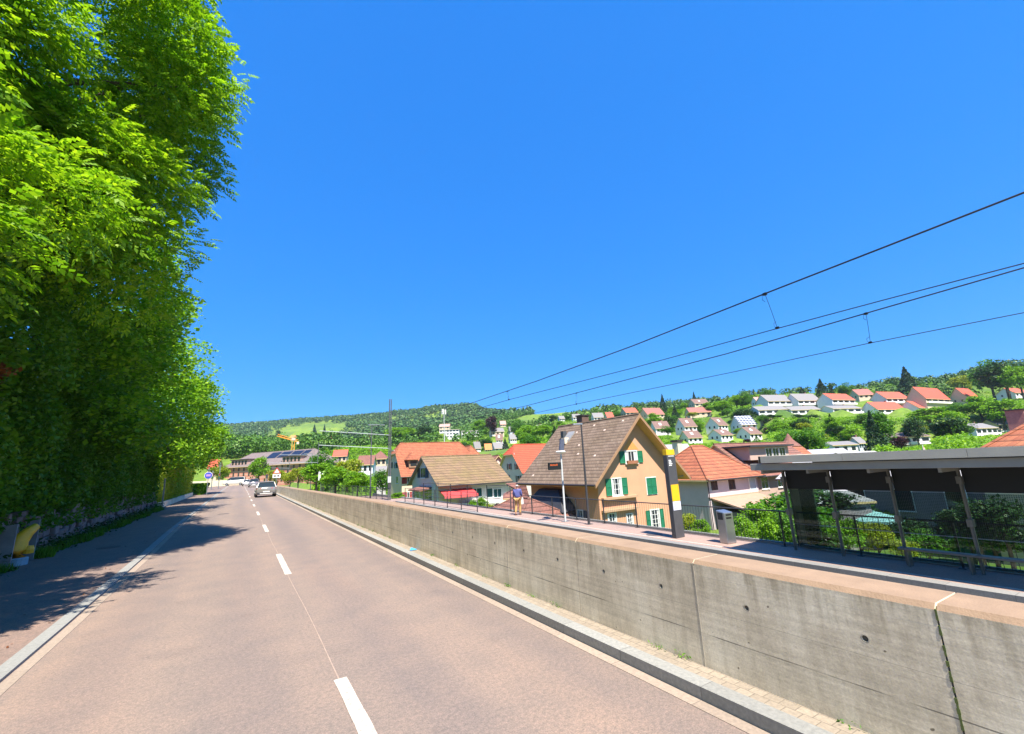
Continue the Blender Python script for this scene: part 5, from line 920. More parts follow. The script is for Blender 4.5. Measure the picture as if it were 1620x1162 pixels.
big_tree('bright green tree above the clipped yellow-green hedge', (-7.4, 52, 1.0), (-6.6, 53, 7.0), (4.6, 7, 5.2), 75, 350, L_BRIGHT, crad=(1.1, 1.9), spray=False, size=.26, tr=.28, extra=[(-3.0, 55, 8.6), (-2.9, 57, 7.2)])
big_tree('farthest tree of the left row, beside the blue round sign', (-8.2, 78, 1.0), (-7.2, 78, 6.2), (4.3, 7, 4.6), 55, 300, L_BRIGHT, crad=(1.1, 1.9), spray=False, size=.32, tr=.25, extra=[(-3.4, 74, 6.4), (-3.9, 76, 4.4)])
def leaf_mass(name, label, cat, boxes, dens, size, m_, kind=None, aspect=.6, group=None):
    """hedges: leaves spread through the outer skin of lumpy boxes (x0,x1,y0,y1,z0,z1)"""
    pts = []
    for x0, x1, y0, y1, z0, z1 in boxes:
        vol_n = int(dens*((y1-y0)*(z1-z0)+(x1-x0)*(y1-y0))); q = rng.random((vol_n, 3)); side = rng.random(vol_n)
        q[:, 0] = np.where(side < .6, 1-rng.random(vol_n)**2*.5, q[:, 0]); q[:, 2] = np.where(side > .75, 1-rng.random(vol_n)**2*.3, q[:, 2])
        P = np.array([x0, y0, z0])+q*np.array([x1-x0, y1-y0, z1-z0]); lump = .28*np.sin(P[:, 1]*1.9+P[:, 2]*1.3)+.22*np.sin(P[:, 1]*.8-P[:, 2]*2.1+1)+.15*np.sin(P[:, 1]*4.1+P[:, 2]*3.7); P[:, 0] += lump*(q[:, 0] > .4)*(q[:, 2]+.1); pts.append(P)
    v, f = leaf_quads(np.concatenate(pts), size, .3, aspect); v0 = np.array([boxes[0][1], boxes[0][2], 0]); o = npmesh(name, v-v0, f, m_); o.location = tuple(v0); return tag(o, label, cat, group, kind)
leaf_mass('overgrown_hedge', 'tall dark overgrown ivy and shrub hedge above the stone wall', 'hedge', [(-8.5, -5.3, 2, 20, .9, 4.9), (-8.2, -5.25, 20, 43, .7, 4.6)], 330, .16, HEDGE)
leaf_mass('ivy_curtain', 'mid green leafy shrubs hanging under the tall trees', 'shrub', [(-6.4, -4.95, 9, 41, 1.5, 5.6), (-6.9, -4.6, 10, 32, 5.0, 8.6)], 230, .15, L_MID)
leaf_mass('dead_shrub', 'reddish brown withered shrub high at the left edge', 'shrub', [(-6.3, -4.75, 11.6, 14.0, 2.3, 4.7)], 420, .13, L_RED)
leaf_mass('clipped_hedge', 'clipped yellow-green hedge on a low wall at the end of the stone wall', 'hedge', [(-6.7, -5.35, 46, 73, .45, 4.9)], 190, .22, L_YEL, aspect=.35)
leaf_mass('low_bush', 'small bright green bush at the far end of the left pavement', 'bush', [(-5.9, -4.3, 76, 84, 0, 1.5)], 150, .24, L_BRIGHT)
s = MB().box(-5.45, -5.2, 45.5, 74, -.05, .45).build('hedge_base_wall', CONC); tag(s, 'low concrete base wall under the clipped hedge', 'wall'); s = MB().box(-5.15, -5.05, 45.2, 45.3, 0, 2.3).build('fence_post', STEEL); tag(s, 'thin grey post at the near end of the clipped hedge', 'post')
# dark core added inside the hedge so that no daylight leaks under the shrubs
s = MB().hexa([(-8.4, 2, .4), (-6.1, 2, .4), (-6.1, 43, .4), (-8.4, 43, .4), (-8.2, 2, 3.4), (-6.9, 2, 3.4), (-6.9, 43, 3.2), (-8.2, 43, 3.2)]).build('hedge_blocker', cm('blocker', (.04, .03, .02), .3, 3, .95, 0, 1, 8)); tag(s, 'dark earth added inside the hedge to keep daylight out', None, None, 'structure')
# rough stone wall: individual stones merged in one wall
sw = MB(); random.seed(3); y = 5.0
STM = mat('sandstone_blocks', (.17, .14, .13), .3, 2.5, .95, 0, .8, 18)
while y < 43:
    z0 = 0.0
    while z0 < 1.15:
        h_ = random.uniform(.18, .36); w_ = random.uniform(.3, .75); j = lambda s_=.035: random.uniform(-s_, s_); x0, x1 = -5.7, -5.28+random.uniform(-.08, .06)-z0*.07; yy = y+random.uniform(-.2, .2)
        sw.hexa([(x0, yy+.01+j(), z0+.01), (x1+j(), yy+.01+j(), z0+.01), (x1+j(), yy+w_-.015+j(), z0+.01), (x0, yy+w_-.015, z0+.01), (x0, yy+.01, z0+h_-.012), (x1+j(), yy+.02+j(), z0+h_-.012+j(.02)), (x1+j(), yy+w_-.02+j(), z0+h_-.012+j(.02)), (x0, yy+w_-.02, z0+h_-.012)]); z0 += h_
    y += .52
o = sw.build('stone_wall', STM, bevel=.03); tag(o, 'rough natural stone retaining wall half hidden by the hedge', 'wall')
# grass verge
n = 26000; P = np.stack([-5.2+.32*rng.random(n)**1.5+.1*np.sin(rng.random(n)*9), rng.uniform(3, 44, n), np.zeros(n)+.02], 1); P[:, 0] += .12*np.sin(P[:, 1]*1.1)+.07*np.sin(P[:, 1]*3.3); P[:, 2] += rng.random(n)*.02
hgt = rng.uniform(.08, .34, n)*(.5+.5*np.abs(np.sin(P[:, 1]*.9))); a = rng.uniform(0, 6.28, n); dx = np.stack([np.cos(a)*.012, np.sin(a)*.012, np.zeros(n)], 1); tip = P+np.stack([rng.normal(0, .06, n), rng.normal(0, .06, n), hgt], 1)
Q = np.stack([P-dx, P+dx, tip+dx*.15, tip-dx*.15], 1).reshape(-1, 3); keep = ~((np.repeat(P[:, 1], 4) > 17.3) & (np.repeat(P[:, 1], 4) < 19.3)); Q = Q[keep]; tag(npmesh('verge_grass', Q, np.arange(len(Q)).reshape(-1, 4), L_MID), 'strip of grass and weeds at the foot of the stone wall', None, None, 'stuff')
n = 5200; P = np.stack([-5.1+.35*rng.normal(size=n)*.5, rng.uniform(3, 44, n), rng.random(n)**1.6*.5], 1); P = P[~((P[:, 1] > 17.2) & (P[:, 1] < 19.4))]; v, f = leaf_quads(P, .11, .5); tag(npmesh('verge_weeds', v, f, L_DARK), 'leafy weeds growing along the foot of the stone wall', None, None, 'stuff')
n = 420; P = np.stack([-4.95+.5*rng.random(n)**2.2+.0*rng.random(n), rng.uniform(3, 42, n), np.full(n, .032)], 1); P[n//2:, 0] = -2.5+.25*rng.normal(size=n-n//2); v, f = leaf_quads(P, .045, 3, .6)
tag(npmesh('fallen_leaves', v, f, L_RED), 'dry fallen leaves scattered on the pavement under the trees', None, None, 'stuff')
q = []
for _ in range(46):
    y0 = random.uniform(1.5, 40); q += [(4.0-random.random()**2*.05, y0+random.gauss(0, .07), .1+random.random()*.05) for _ in range(random.randint(6, 22))]
v, f = leaf_quads(np.array(q), .035, .8, .35); tag(npmesh('wall_foot_weeds', v, f, L_MID), 'tiny weeds sprouting where the cobbles meet the concrete wall', None, None, 'stuff')
# ---------------------------------------------------------------- copies of a few tree kinds for the middle and far distance
def proto(name, kind, n_cl, per, size, m_, shape='round'):
    t = empty(name, (0, 0, 0), 0, 'x', 'tree')
    if shape == 'cone':
        n = n_cl*per; z = rng.random(n)**1.3; a = rng.uniform(0, 6.28, n); tier = .75+.25*np.abs(np.sin(z*22)); rr = (1-z)*.42*tier*(.55+.45*rng.random(n)**.5)*(1+.18*np.sin(3*a+z*9))
        p = np.stack([rr*np.cos(a), rr*np.sin(a), .06+.96*z-rr*.25], 1); v, f = leaf_quads(p, size, .1, .5)
    else:
        rz = .42 if shape == 'round' else .47; rx = .42 if shape == 'round' else .3; cs = crown_centres(n_cl, (0, 0, .56), (rx*.74, rx*.74, rz*.72), -.8); p, d = clump_points(cs, rng.uniform(.11, .19, n_cl), per, .8, .5); v, f = leaf_quads(p, size, .8, .7)
    npmesh('crown', v, f, m_, t); mb = MB(); mb.tube([(0, 0, -.15), (.01, 0, .2), (0, .01, .5), (0, 0, .85 if shape == 'cone' else .7)], [.03, .024, .015, .004], 6)
    for a in range(5 if shape != 'cone' else 0): mb.tube([(0, 0, .25+.05*a), (.14*math.cos(a*1.3), .14*math.sin(a*1.3), .45+.05*a), (.25*math.cos(a*1.3), .25*math.sin(a*1.3), .58+.05*a)], [.012, .008, .003], 5)
    mb.build('trunk', BARK, t); return t
PR = dict(bright=proto('broadleaf_tree', 0, 26, 130, .05, L_BRIGHT), mid=proto('broadleaf_tree', 0, 26, 130, .05, L_MID), dark=proto('broadleaf_tree', 0, 26, 130, .05, L_DARK), yel=proto('broadleaf_tree', 0, 22, 120, .05, L_YEL, 'round'),
    tall=proto('broadleaf_tree', 0, 26, 120, .05, L_MID, 'tall'), cone=proto('conifer_tree', 0, 30, 110, .06, L_CONE, 'cone'), purple=proto('copper_beech', 0, 26, 130, .05, L_PURP, 'tall'), cypress=proto('clipped_conifer', 0, 26, 110, .045, L_MID, 'cone'))
used = set()
def plant(kind, loc, h, label, wd=1.0, group=None, cat='tree'):
    o = PR[kind] if kind not in used else copy_tree(PR[kind]); used.add(kind)
    o.location = tuple(float(q) for q in loc); o.scale = (h*wd, h*wd, h); o.rotation_euler = (0, 0, random.uniform(0, 6.28)); o['label'] = label; o['category'] = cat
    if group: o['group'] = group
    return o
def tree_px(kind, x, ytop, ybase, D, label, wd=1.0, group=None, cat='tree'):
    b, t = at_depth(x, ybase, D), at_depth(x, ytop, D); h0 = float(t[2]-b[2]); tz = float(terrain(b[0], b[1])[0]); h = h0
    if D > 30 and float(t[2])-tz > h0*.6: b[2] = tz-.1; h = float(t[2])-b[2]          # stand it on the ground
    return plant(kind, b, h, label, wd*h0/h, group, cat)
T = tree_px
# behind the wall on the left of the masts
T('bright', 409, 717, 764, 118, 'round bright green tree standing before the brick building', .95)
T('mid', 505, 708, 775, 100, 'dark green round tree above the bright bushes left of the masts', 1.0)
T('bright', 500, 727, 790, 72, 'large bright green bush left of the white vertical signs', 1.15, cat='bush'); T('bright', 530, 732, 795, 64, 'bright green bush right of the white vertical signs', 1.1, cat='bush')
T('yel', 549, 717, 790, 80, 'olive-yellow tree with pale blossoms left of the masts', .9); T('bright', 565, 742, 795, 60, 'bright green shrub at the foot of the shorter pole', 1.1, cat='bush'); T('yel', 471, 733, 780, 95, 'yellow-green bush left of the second mast', .9, cat='bush')
T('yel', 437, 738, 774, 105, 'yellowish shrub behind the triangular sign', 1.2, cat='bush'); T('yel', 458, 745, 775, 104, 'low green shrub between the sign and the yellow-green bush', 1.2, cat='bush')
T('tall', 604, 742, 800, 56, 'slim dark green tree leaning by the tallest mast', .8); T('bright', 628, 778, 806, 47, 'round light green bush at the corner of the orange-roofed house', 1.1, cat='bush')
T('yel', 345, 733, 770, 140, 'yellow-green tree beyond the blue round sign', 1.1); T('mid', 352, 735, 768, 150, 'dark green tree beside the brick building', .7)
# garden strip behind the platform
for x, yt, yb, D, k, lb, wd in ((762, 781, 812, 42, 'bright', 'round light green bush in front of the pale blue house', 1.2), (810, 800, 822, 36, 'bright', 'small green bush behind the walking person', 1.0), (748, 786, 812, 43, 'bright', 'lighter bush by the terrace of the pale blue house', 1.0),
    (776, 789, 814, 40, 'yel', 'yellowish bush at the right end of the terrace planting', 1.0), (1092, 806, 860, 19, 'yel', 'yellow-flowering shrub between pillar and litter bin', .8), (1112, 818, 862, 18.5, 'bright', 'green shrub just left of the litter bin', .9), (1182, 812, 880, 17.5, 'bright', 'bright green shrub right of the litter bin', .9),
    (1208, 790, 885, 18, 'bright', 'larger green shrub beside the shelter end', .8), (1245, 800, 892, 18.5, 'mid', 'dense green shrub seen through the first shelter pane', .9), (1285, 780, 890, 22, 'mid', 'dark green bush behind the blurred shelter pane', 1.0), (1350, 815, 895, 19, 'bright', 'green climbing shrub behind the second shelter pane', .9),
    (1395, 818, 898, 19, 'yel', 'yellow-flowering bush behind the middle shelter post', .9), (1375, 795, 850, 34, 'mid', 'clipped garden hedge bush behind the turquoise parasol', 1.6), (1345, 790, 840, 33, 'mid', 'garden bush left of the turquoise parasol', 1.6), (1500, 800, 835, 36, 'bright', 'sunlit lawn hedge seen behind the third pane', 2.2),
    (1405, 762, 842, 36, 'cone', 'dark small conifer seen through the shelter', .9), (1560, 785, 900, 20, 'dark', 'dark laurel bush behind the right shelter bay', 1.0), (1605, 780, 905, 19, 'dark', 'dark bush at the right edge behind the shelter', 1.0), (1440, 848, 905, 18, 'yel', 'pale flowering plant in front of the shelter garden', .9)):
    T(k, x, yt, yb, D, lb, wd, 'garden shrubs behind the platform', 'bush')
T('purple', 790, 792, 815, 39, 'low purple shrub below the pale blue house windows', 1.8, 'garden shrubs behind the platform', 'bush')
q = at_depth(1383, 826, 30); t = empty('parasol', (q[0], q[1], q[2]-1.8), 0, 'pale turquoise parasol in the garden behind the shelter', 'parasol'); MB().tube([(0, 0, 0), (0, 0, 2.5)], .03, 6).build('pole', WHITE, t)
c = MB(); vs = [(1.7*math.cos(i*math.pi/4), 1.7*math.sin(i*math.pi/4), 2.0) for i in range(8)]+[(0, 0, 2.55)]; c.add(vs, [(i, (i+1) % 8, 8) for i in range(8)]); c.add([(a, b, z-.15) for a, b, z in vs[:8]]+vs[:8], [(i, (i+1) % 8, 8+(i+1) % 8, 8+i) for i in range(8)]); c.build('canopy', cm('parasol_turquoise', (.25, .5, .5), .05), t)
HG = house('house', 'grey house with white-framed windows and sloping pale roof seen through the shelter', 47, 14, -4.8, 19, 8, 4.7, 6.3, math.radians(90), cm('palegrey_roof'), cm('wall_mauve', (.3, .26, .28), .1), oe=.5, og=.3)
for i in range(5): window(HG, 'b', (-7.3+3*i, -6.2+3*i, 2.2, 3.7), px=False, cols=1, rows=1)
mid('pale corrugated lean-to roof seen through the shelter panes', 1290, 1380, 779, 800, 812, 30, cm('palegrey_roof'), cm('wall_mauve'), 0, wins=2, oe=.2)
for i, (x, yt, yb, D, k) in enumerate(((1330, 812, 900, 23, 'dark'), (1365, 820, 880, 26, 'mid'), (1420, 812, 850, 30, 'mid'), (1450, 818, 880, 25, 'dark'), (1475, 835, 900, 21, 'mid'), (1540, 800, 880, 24, 'dark'), (1580, 815, 900, 21, 'mid'), (1300, 760, 850, 27, 'dark'), (1260, 770, 880, 24, 'mid'))):
    T(k, x, yt, yb, D, 'leafy garden shrub in the planting seen through the shelter panes', 1.5, 'garden planting behind the shelter', 'bush')
tag(MB().box(22, 30, -3, 12, -5, -4.35).build('garden_path', cm('path_pale', (.45, .4, .33), .1)), 'pale paved garden area behind the shelter', None, None, 'structure')
s = MB().box(20.0, 20.3, -6, 16, -5, -3.2).build('garden_wall', cm('wall_mauve')); tag(s, 'low reddish grey garden wall behind the shelter', 'wall')
# distinct trees on the slopes
for k, x, yt, yb, D, lb, wd in (
 ('cone', 1440, 580, 625, 300, 'big dark conifer on the skyline above the red roofs', 1.3), ('cone', 1303, 599, 632, 300, 'blue-green conifer on the skyline left of the bright red roof', 1.1), ('cone', 1318, 607, 632, 300, 'smaller conifer beside the skyline conifer left of the red roof', .8), ('mid', 1341, 602, 635, 300, 'round tree on the skyline above the bright red roof', 1.0),
 ('mid', 1212, 610, 632, 290, 'rounded tree on the skyline at the left white terraces', 1.1), ('cone', 1270, 612, 627, 300, 'small dark conifer between the two upper terraces', 1.6), ('cone', 1100, 620, 643, 340, 'small pointed conifer on the skyline above the cream house', .8), ('cone', 1050, 624, 650, 340, 'dark conifer on the skyline behind the red-roofed houses', 1.0),
 ('cone', 1071, 640, 678, 260, 'narrow dark conifer left of the dark red roof', .6), ('bright', 1168, 621, 655, 290, 'bright round tree high on the slope left of the terraces', 1.1), ('mid', 1182, 616, 650, 290, 'tall round green tree directly left of the white terraces', 1.1), ('bright', 1145, 630, 668, 275, 'wide bright green tree on the slope above the gabled houses', 1.3),
 ('bright', 1120, 634, 660, 290, 'light green tree behind the dark red roof', 1.2), ('dark', 1178, 642, 678, 240, 'very dark broad tree left of the lower terraces', 1.4), ('dark', 1200, 650, 686, 235, 'dark tree just below the left terrace', 1.0), ('yel', 1097, 650, 668, 260, 'orange-yellow bush below the dark red roof', 1.3), ('purple', 1219, 672, 697, 205, 'purple-brown tree right of the solar roof house', 1.2),
 ('cypress', 1199, 690, 707, 150, 'small clipped green conifer above the turret garden', 1.6), ('purple', 1183, 694, 707, 160, 'dark red shrub beside the clipped conifer', 1.6), ('bright', 1170, 676, 694, 205, 'bright bush between two gabled white houses', 1.3), ('bright', 1158, 696, 706, 170, 'green bush behind the orange hipped roof', 1.8),
 ('dark', 1600, 562, 640, 230, 'large dark tree mass at the right edge of the skyline', 1.2), ('mid', 1572, 560, 622, 260, 'tall pale-topped tree on the skyline at the right', 1.1), ('yel', 1525, 588, 622, 290, 'olive round tree on the skyline left of the tall pale-topped one', 1.3), ('bright', 1618, 570, 625, 220, 'bright green tree cut by the right edge on the skyline', 1.0),
 ('dark', 1515, 655, 724, 120, 'broad dark evergreen left of the near orange roof', 1.1), ('tall', 1400, 646, 722, 125, 'tall green tree behind the shelter roof', .9), ('cone', 1390, 650, 722, 124, 'tall dark conifer behind the shelter roof beside the pale blue house', .7), ('purple', 1428, 688, 720, 122, 'purple-brown bush under the chalet', 1.3),
 ('bright', 1480, 640, 700, 175, 'bright tree under the right red roofs', 1.3), ('bright', 1555, 620, 670, 190, 'large bright green tree below the rightmost red roofs', 1.5), ('bright', 1590, 625, 675, 180, 'bright green tree at the right edge above the grey roofs', 1.4), ('mid', 1520, 635, 670, 190, 'mid green tree between the bright trees below the red roofs', 1.4), ('dark', 1450, 655, 690, 165, 'dark green tree left of the chalet', 1.3),
 ('bright', 1260, 662, 692, 190, 'bright round tree on the slope below the middle terrace', 1.5), ('dark', 1288, 654, 676, 200, 'dark rounded tree below the right terrace', 1.6), ('bright', 1320, 665, 695, 180, 'light green tree under the white flat terrace', 1.5), ('mid', 1355, 660, 700, 170, 'green tree right of the white flat terrace', 1.2), ('tall', 1375, 652, 700, 168, 'grey-green tall tree above the pale blue house', .9), ('bright', 1235, 665, 695, 190, 'light green tree right of the purple-brown tree', 1.4),
 ('yel', 1300, 685, 705, 160, 'yellowish garden tree above the low grey-roofed house', 1.8), ('mid', 1270, 690, 712, 150, 'round green tree right of the turret', 1.4),
 ('purple', 778, 655, 683, 330, 'very dark purple copper beech on the left slope', 1.1), ('bright', 758, 662, 692, 360, 'light green tree left of the copper beech', 1.2), ('bright', 835, 668, 704, 240, 'bright round tree above the bright red roof', 1.5), ('bright', 860, 668, 708, 230, 'bright tree directly left of the near brown ridge', 1.3), ('mid', 820, 660, 685, 300, 'mid green tree beside the bright meadow', 1.3),
 ('bright', 645, 672, 705, 330, 'bright green tree on the left above the large orange roof', 1.4), ('dark', 672, 670, 703, 330, 'dark green round tree left of the antenna mast', 1.3), ('bright', 625, 672, 712, 300, 'bright tree behind the tallest mast', 1.3), ('bright', 690, 682, 706, 320, 'light tree at the foot of the antenna mast', 1.3), ('yel', 768, 694, 702, 280, 'yellow bush among the small roofs on the left slope', 1.6), ('bright', 735, 695, 716, 250, 'bright green slope bush left of the small roofs', 2.2),
 ('cone', 800, 694, 720, 240, 'green conifer right of the small grey roofs', 1.0), ('mid', 1010, 655, 690, 230, 'mid green tree behind the gable peak', 1.2), ('bright', 1035, 650, 680, 235, 'bright tree above the lowest white houses', 1.4), ('dark', 1060, 655, 682, 235, 'dark tree between two brown-roofed houses', 1.0), ('mid', 1058, 672, 700, 200, 'mid green tree left of the lowest gabled house', 1.3), ('bright', 1040, 690, 712, 175, 'bright bush left above the grey metal roof', 1.9),
 ('bright', 1110, 664, 690, 222, 'green tree between the two brown gabled houses', .8), ('cone', 960, 641, 655, 420, 'tiny pointed tree at the meadow skyline', 1.2), ('mid', 975, 648, 670, 300, 'round tree above the near chimney', 1.2),
 ('cone', 497, 672, 690, 850, 'dark conifer on the far green slope', 1.1), ('cone', 513, 672, 690, 850, 'second dark conifer on the far green slope, right one', .9), ('dark', 440, 680, 688, 900, 'lone dark bush in the far green field', 1.6)):
    T(k, x, yt, yb, D, lb, wd, 'trees on the slopes')
for i, x in enumerate((1208, 1219, 1231, 1262, 1274, 1287)):
    T('dark' if i % 2 else 'mid', x, 654+i % 3, 666, 216, 'low round bush along the cream retaining wall below the white terraces', 2.0, 'bushes along the retaining wall', 'bush')
for x0, x1, lb in ((1204, 1248, 'cream retaining wall below the left white terrace'), (1252, 1302, 'cream retaining wall below the right white terrace')):
    a, b = at_depth(x0, 668, 218), at_depth(x1, 667, 218); s = MB().hexa([(a[0], a[1], a[2]-3), (b[0], b[1], b[2]-3), (b[0], b[1]+.5, b[2]-3), (a[0], a[1]+.5, a[2]-3), (a[0], a[1], a[2]+1.6), (b[0], b[1], b[2]+1.6), (b[0], b[1]+.5, b[2]+1.6), (a[0], a[1]+.5, a[2]+1.6)]).build('retaining_wall', WALLS['cream']); tag(s, lb, 'wall')
# ordinary trees filling the slopes between the houses
def in_poly(x, y, poly):
    c = False; j = len(poly)-1
    for i in range(len(poly)):
        if (poly[i][1] > y) != (poly[j][1] > y) and x < (poly[j][0]-poly[i][0])*(y-poly[i][1])/(poly[j][1]-poly[i][1]+1e-9)+poly[i][0]: c = not c
        j = i
    return c
MEAD = [[(800, 668), (850, 655), (900, 648), (1000, 640), (1000, 652), (940, 656), (880, 668), (830, 680)], [(418, 692), (440, 682), (490, 670), (550, 670), (548, 682), (510, 688), (470, 700), (425, 702)]]
hxy = np.array([(c.x, c.y) for c, L in HPOS]); hL = np.array([L for c, L in HPOS]); hR = np.hypot(hxy[:, 0], hxy[:, 1])
def proj(P):
    c = (np.asarray(P)-[0, 0, EYE])@CM; return CX+FO*c[..., 0]/c[..., 2], CY+FO*c[..., 1]/c[..., 2], c[..., 2]
def clear(x, y, front=1):
    u = np.array([x, y]); r = np.hypot(*u); u = u/r; d = hxy-np.array([x, y]); al = d@u; ac = np.abs(d[:, 0]*u[1]-d[:, 1]*u[0]); return not np.any((al > -8) & (al < 22*front*np.maximum(1, hR/160)) & (ac < hL*.55+3))
def hides(x, y, z, h, wd=1.6):      # would something this tall stand in front of one of the hillside houses?
    px, py, D = proj((x, y, z+h)); pb = proj((x, y, z))[1]; w_ = wd*FO/D
    return any(q[0]-w_ < px < q[1]+w_ and D < q[5]-3 and py < q[4]-2 and pb > q[3] for q in HH)
KL = dict(bright='light green broadleaf tree filling the slope among the hillside houses', mid='mid green broadleaf tree filling the slope among the hillside houses', dark='dark green broadleaf tree filling the slope among the hillside houses', yel='yellowish green tree filling the slope among the hillside houses', cone='pointed conifer filling the slope among the hillside houses')
cnt = 0; tries = 0
while cnt < 230 and tries < 6000:
    tries += 1; az = math.radians(random.uniform(22, 84)); r = 120+260*random.random(); x, y = r*math.sin(az), r*math.cos(az)
    if not clear(x, y): continue
    z = float(terrain(x, y)[0]); px, py, D = proj((x, y, z))
    if any(in_poly(px, py, m_) for m_ in MEAD) or py > 722 or py < 640 and random.random() < .7: continue
    if hides(x, y, z, 6.5, 2.6): continue
    k = random.choice(['bright']*5+['mid']*4+['dark']*2+['yel', 'cone']); plant(k, (x, y, z-.3), random.uniform(4.5, 8.0), KL[k], random.uniform(.95, 1.3), 'trees filling the slopes'); cnt += 1
# bushes: ground cover between them
pts = []; sz = []
for _ in range(26000):
    az = math.radians(random.uniform(8, 88)); r = 95*(5.2**random.random()); pts.append((r*math.sin(az), r*math.cos(az)))
pts = np.array(pts); z = np.concatenate([terrain(pts[i:i+3000, 0], pts[i:i+3000, 1]) for i in range(0, len(pts), 3000)]); px, py, D = proj(np.stack([pts[:, 0], pts[:, 1], z], 1))
ok = np.array([clear(x, y, .9) and not any(in_poly(a, b, m_) for m_ in MEAD) and math.sin(x*.05)+math.sin(y*.06+1) > -1.1 for x, y, a, b in zip(pts[:, 0], pts[:, 1], px, py)]); ok &= np.array([not hides(a, b, c, d_) for a, b, c, d_ in zip(pts[:, 0], pts[:, 1], z, 3.4+0*z)]); P0 = np.stack([pts[:, 0], pts[:, 1], z+.3], 1)[ok][:13000]
per = 42; rad = rng.uniform(1.0, 2.3, len(P0)); p, d = clump_points(P0+np.array([0, 0, .5]), rad, per, .8, .6); v, f = leaf_quads(p, .62, .9, .8)
ok2 = np.array([(not hides(a, b, c, 1.0)) and clear(a, b, .3) and not any(in_poly(e_, g_, m_) for m_ in MEAD) for a, b, c, e_, g_ in zip(pts[:, 0], pts[:, 1], z, px, py)]) & ~ok; P1 = np.stack([pts[:, 0], pts[:, 1], z], 1)[ok2][:6000]
p, d = clump_points(P1+np.array([0, 0, .2]), rng.uniform(.5, 1.1, len(P1)), 24, .7, .6); v2, f2 = leaf_quads(p, .42, .9, .8); f = np.concatenate([f, f2+len(v)]); v = np.concatenate([v, v2]); tag(npmesh('hillside_shrubbery', v, f, L_BRIGHT), 'continuous garden shrubs and undergrowth on the hillside', None, None, 'stuff')
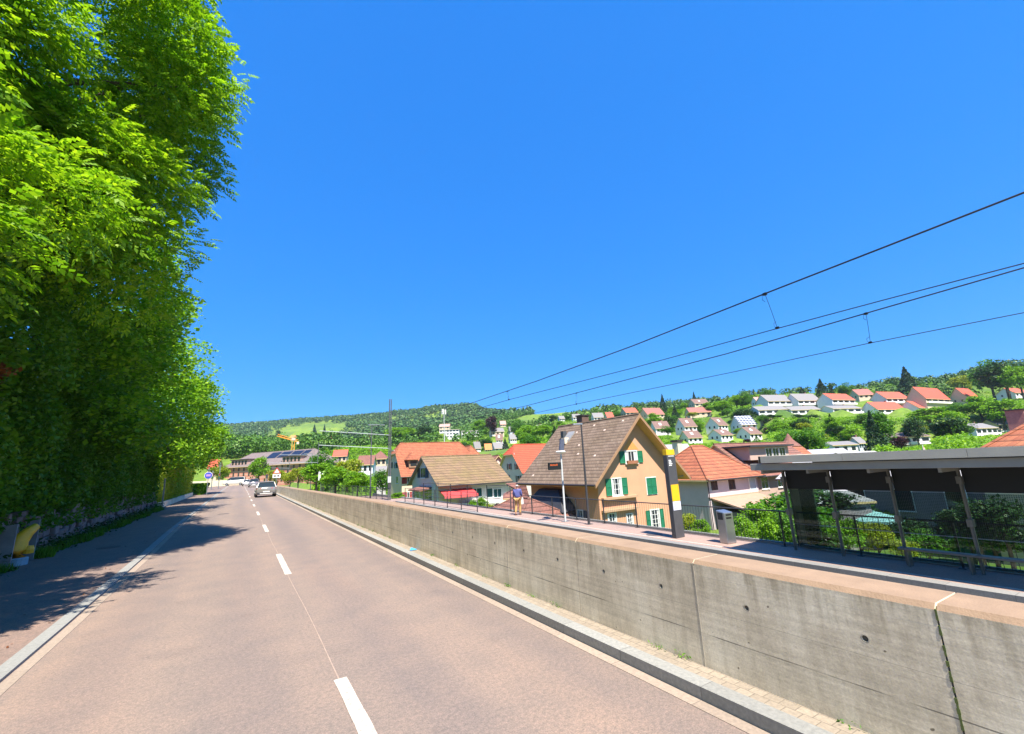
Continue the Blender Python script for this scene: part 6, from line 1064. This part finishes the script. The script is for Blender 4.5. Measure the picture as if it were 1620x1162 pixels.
# ---------------------------------------------------------------- far woods: lumpy crowns standing on the real slopes
def woods(name, label, n, azr, rr, hr, m_, hide=None, per=40, lf=.12):
    az = np.radians(rng.uniform(azr[0], azr[1], n)); r = np.sqrt(rng.uniform(rr[0]**2, rr[1]**2, n)); x, y = r*np.sin(az), r*np.cos(az); z = np.concatenate([terrain(x[i:i+3000], y[i:i+3000]) for i in range(0, n, 3000)])
    px, py, D = proj(np.stack([x, y, z], 1)); keep = np.array([not any(in_poly(a, b, m2) for m2 in MEAD) and (hide is None or not hide(a, b)) and clear(c, d_, 1.5) for a, b, c, d_ in zip(px, py, x, y)])
    x, y, z = x[keep], y[keep], z[keep]; n = len(x); h_ = rng.uniform(hr[0], hr[1], n); cone = rng.random(n) < .2; k = per
    d = rng.normal(size=(n, k, 3)); d /= np.linalg.norm(d, axis=2)[:, :, None]; d[:, :, 2] = np.where(rng.random((n, k)) < .5, np.abs(d[:, :, 2]), d[:, :, 2]); rr = .7+.3*rng.random((n, k)); wd = np.where(cone, .26, rng.uniform(.36, .5, n))*h_
    tt = (d[:, :, 2]+1)/2; tap = np.where(cone[:, None], 1.5-1.45*tt, 1.0); bx = (1+.25*np.sin(7*d[:, :, 0]+x[:, None])*np.sin(6*d[:, :, 1]+y[:, None]))*rr
    P = np.stack([x[:, None]+d[:, :, 0]*wd[:, None]*tap*bx, y[:, None]+d[:, :, 1]*wd[:, None]*tap*bx, z[:, None]+h_[:, None]*(.5+d[:, :, 2]*.48*bx)], 2).reshape(-1, 3)
    u, v, nr = rot_rand(len(P), .3); dd = d.reshape(-1, 3); nr = dd+.55*rng.normal(size=dd.shape); nr[:, 2] += .35; nr /= np.linalg.norm(nr, axis=1)[:, None]; u = np.cross(nr, rng.normal(size=dd.shape)); u /= np.linalg.norm(u, axis=1)[:, None]; v = np.cross(nr, u)
    s_ = (np.repeat(h_, k)*lf*rng.uniform(.7, 1.3, n*k))[:, None]; Q = np.stack([P-u*s_, P+v*s_*.8, P+u*s_, P-v*s_*.8], 1).reshape(-1, 3)
    return tag(npmesh(name, Q, np.arange(len(Q)).reshape(-1, 4), m_), label, None, None, 'stuff')
fh = lambda a, b: 452 < a < 474 and 690 < b < 722
WOODG = leafmat('woodland_green', [(.025, .07, .01), (.05, .13, .015), (.09, .19, .02), (.15, .25, .03)], .1)
woods('forest', 'dense mixed forest covering the far hills', 11000, (-12, 62), (620, 1750), (9, 16), FOREST, fh, 34, .14)
woods('woodland', 'bright woodland on the lower slope behind the roofs', 3600, (-12, 46), (300, 640), (5, 9), WOODG, fh, 60, .1)
woods('valley_wood', 'mixed trees on the rise behind the brick building', 700, (-16, 10), (225, 330), (6, 11), WOODG, fh, 170, .05)
woods('ridge_wood', 'thin line of wood along the right skyline', 1500, (44, 92), (390, 620), (4, 8), FOREST, fh, 60, .1)
for X_, Y_, Z_, lb in ((-3.6, 20.5, .02, 'round iron manhole cover in the shaded left pavement'), (13.7, 12.6, PZ, 'round manhole cover in the reddish platform near the pillar'), (-.7, 33, 0, 'round manhole cover in the left lane of the road')):
    t = MB().lathe([(.31, -.01), (.31, .006), (.30, .008)], 28).build('manhole_cover', cm('cast_iron', (.12, .095, .085), .2, 12, .7, .3, .5, 60)); t.location = (X_, Y_, Z_); tag(t, lb, 'manhole cover')
# ---------------------------------------------------------------- air
m = bpy.data.materials.new('haze_air'); m.use_nodes = True; nt = m.node_tree; nt.nodes.remove(nt.nodes['Principled BSDF']); pv = nt.nodes.new('ShaderNodeVolumePrincipled'); pv.inputs['Density'].default_value = .00009; pv.inputs['Color'].default_value = (.72, .84, 1, 1); pv.inputs['Anisotropy'].default_value = .2
nt.links.new(pv.outputs[0], nt.nodes['Material Output'].inputs['Volume'])
HAZE_ON = True
if HAZE_ON: tag(MB().box(-2700, 2700, -1600, 2300, float(fz.min())-1, float(fz.max())+40).build('haze', m), 'thin blue summer haze', None, None, 'stuff')
for k, o in PR.items():
    if k not in used:
        for c in list(o.children): bpy.data.objects.remove(c)
        bpy.data.objects.remove(o)
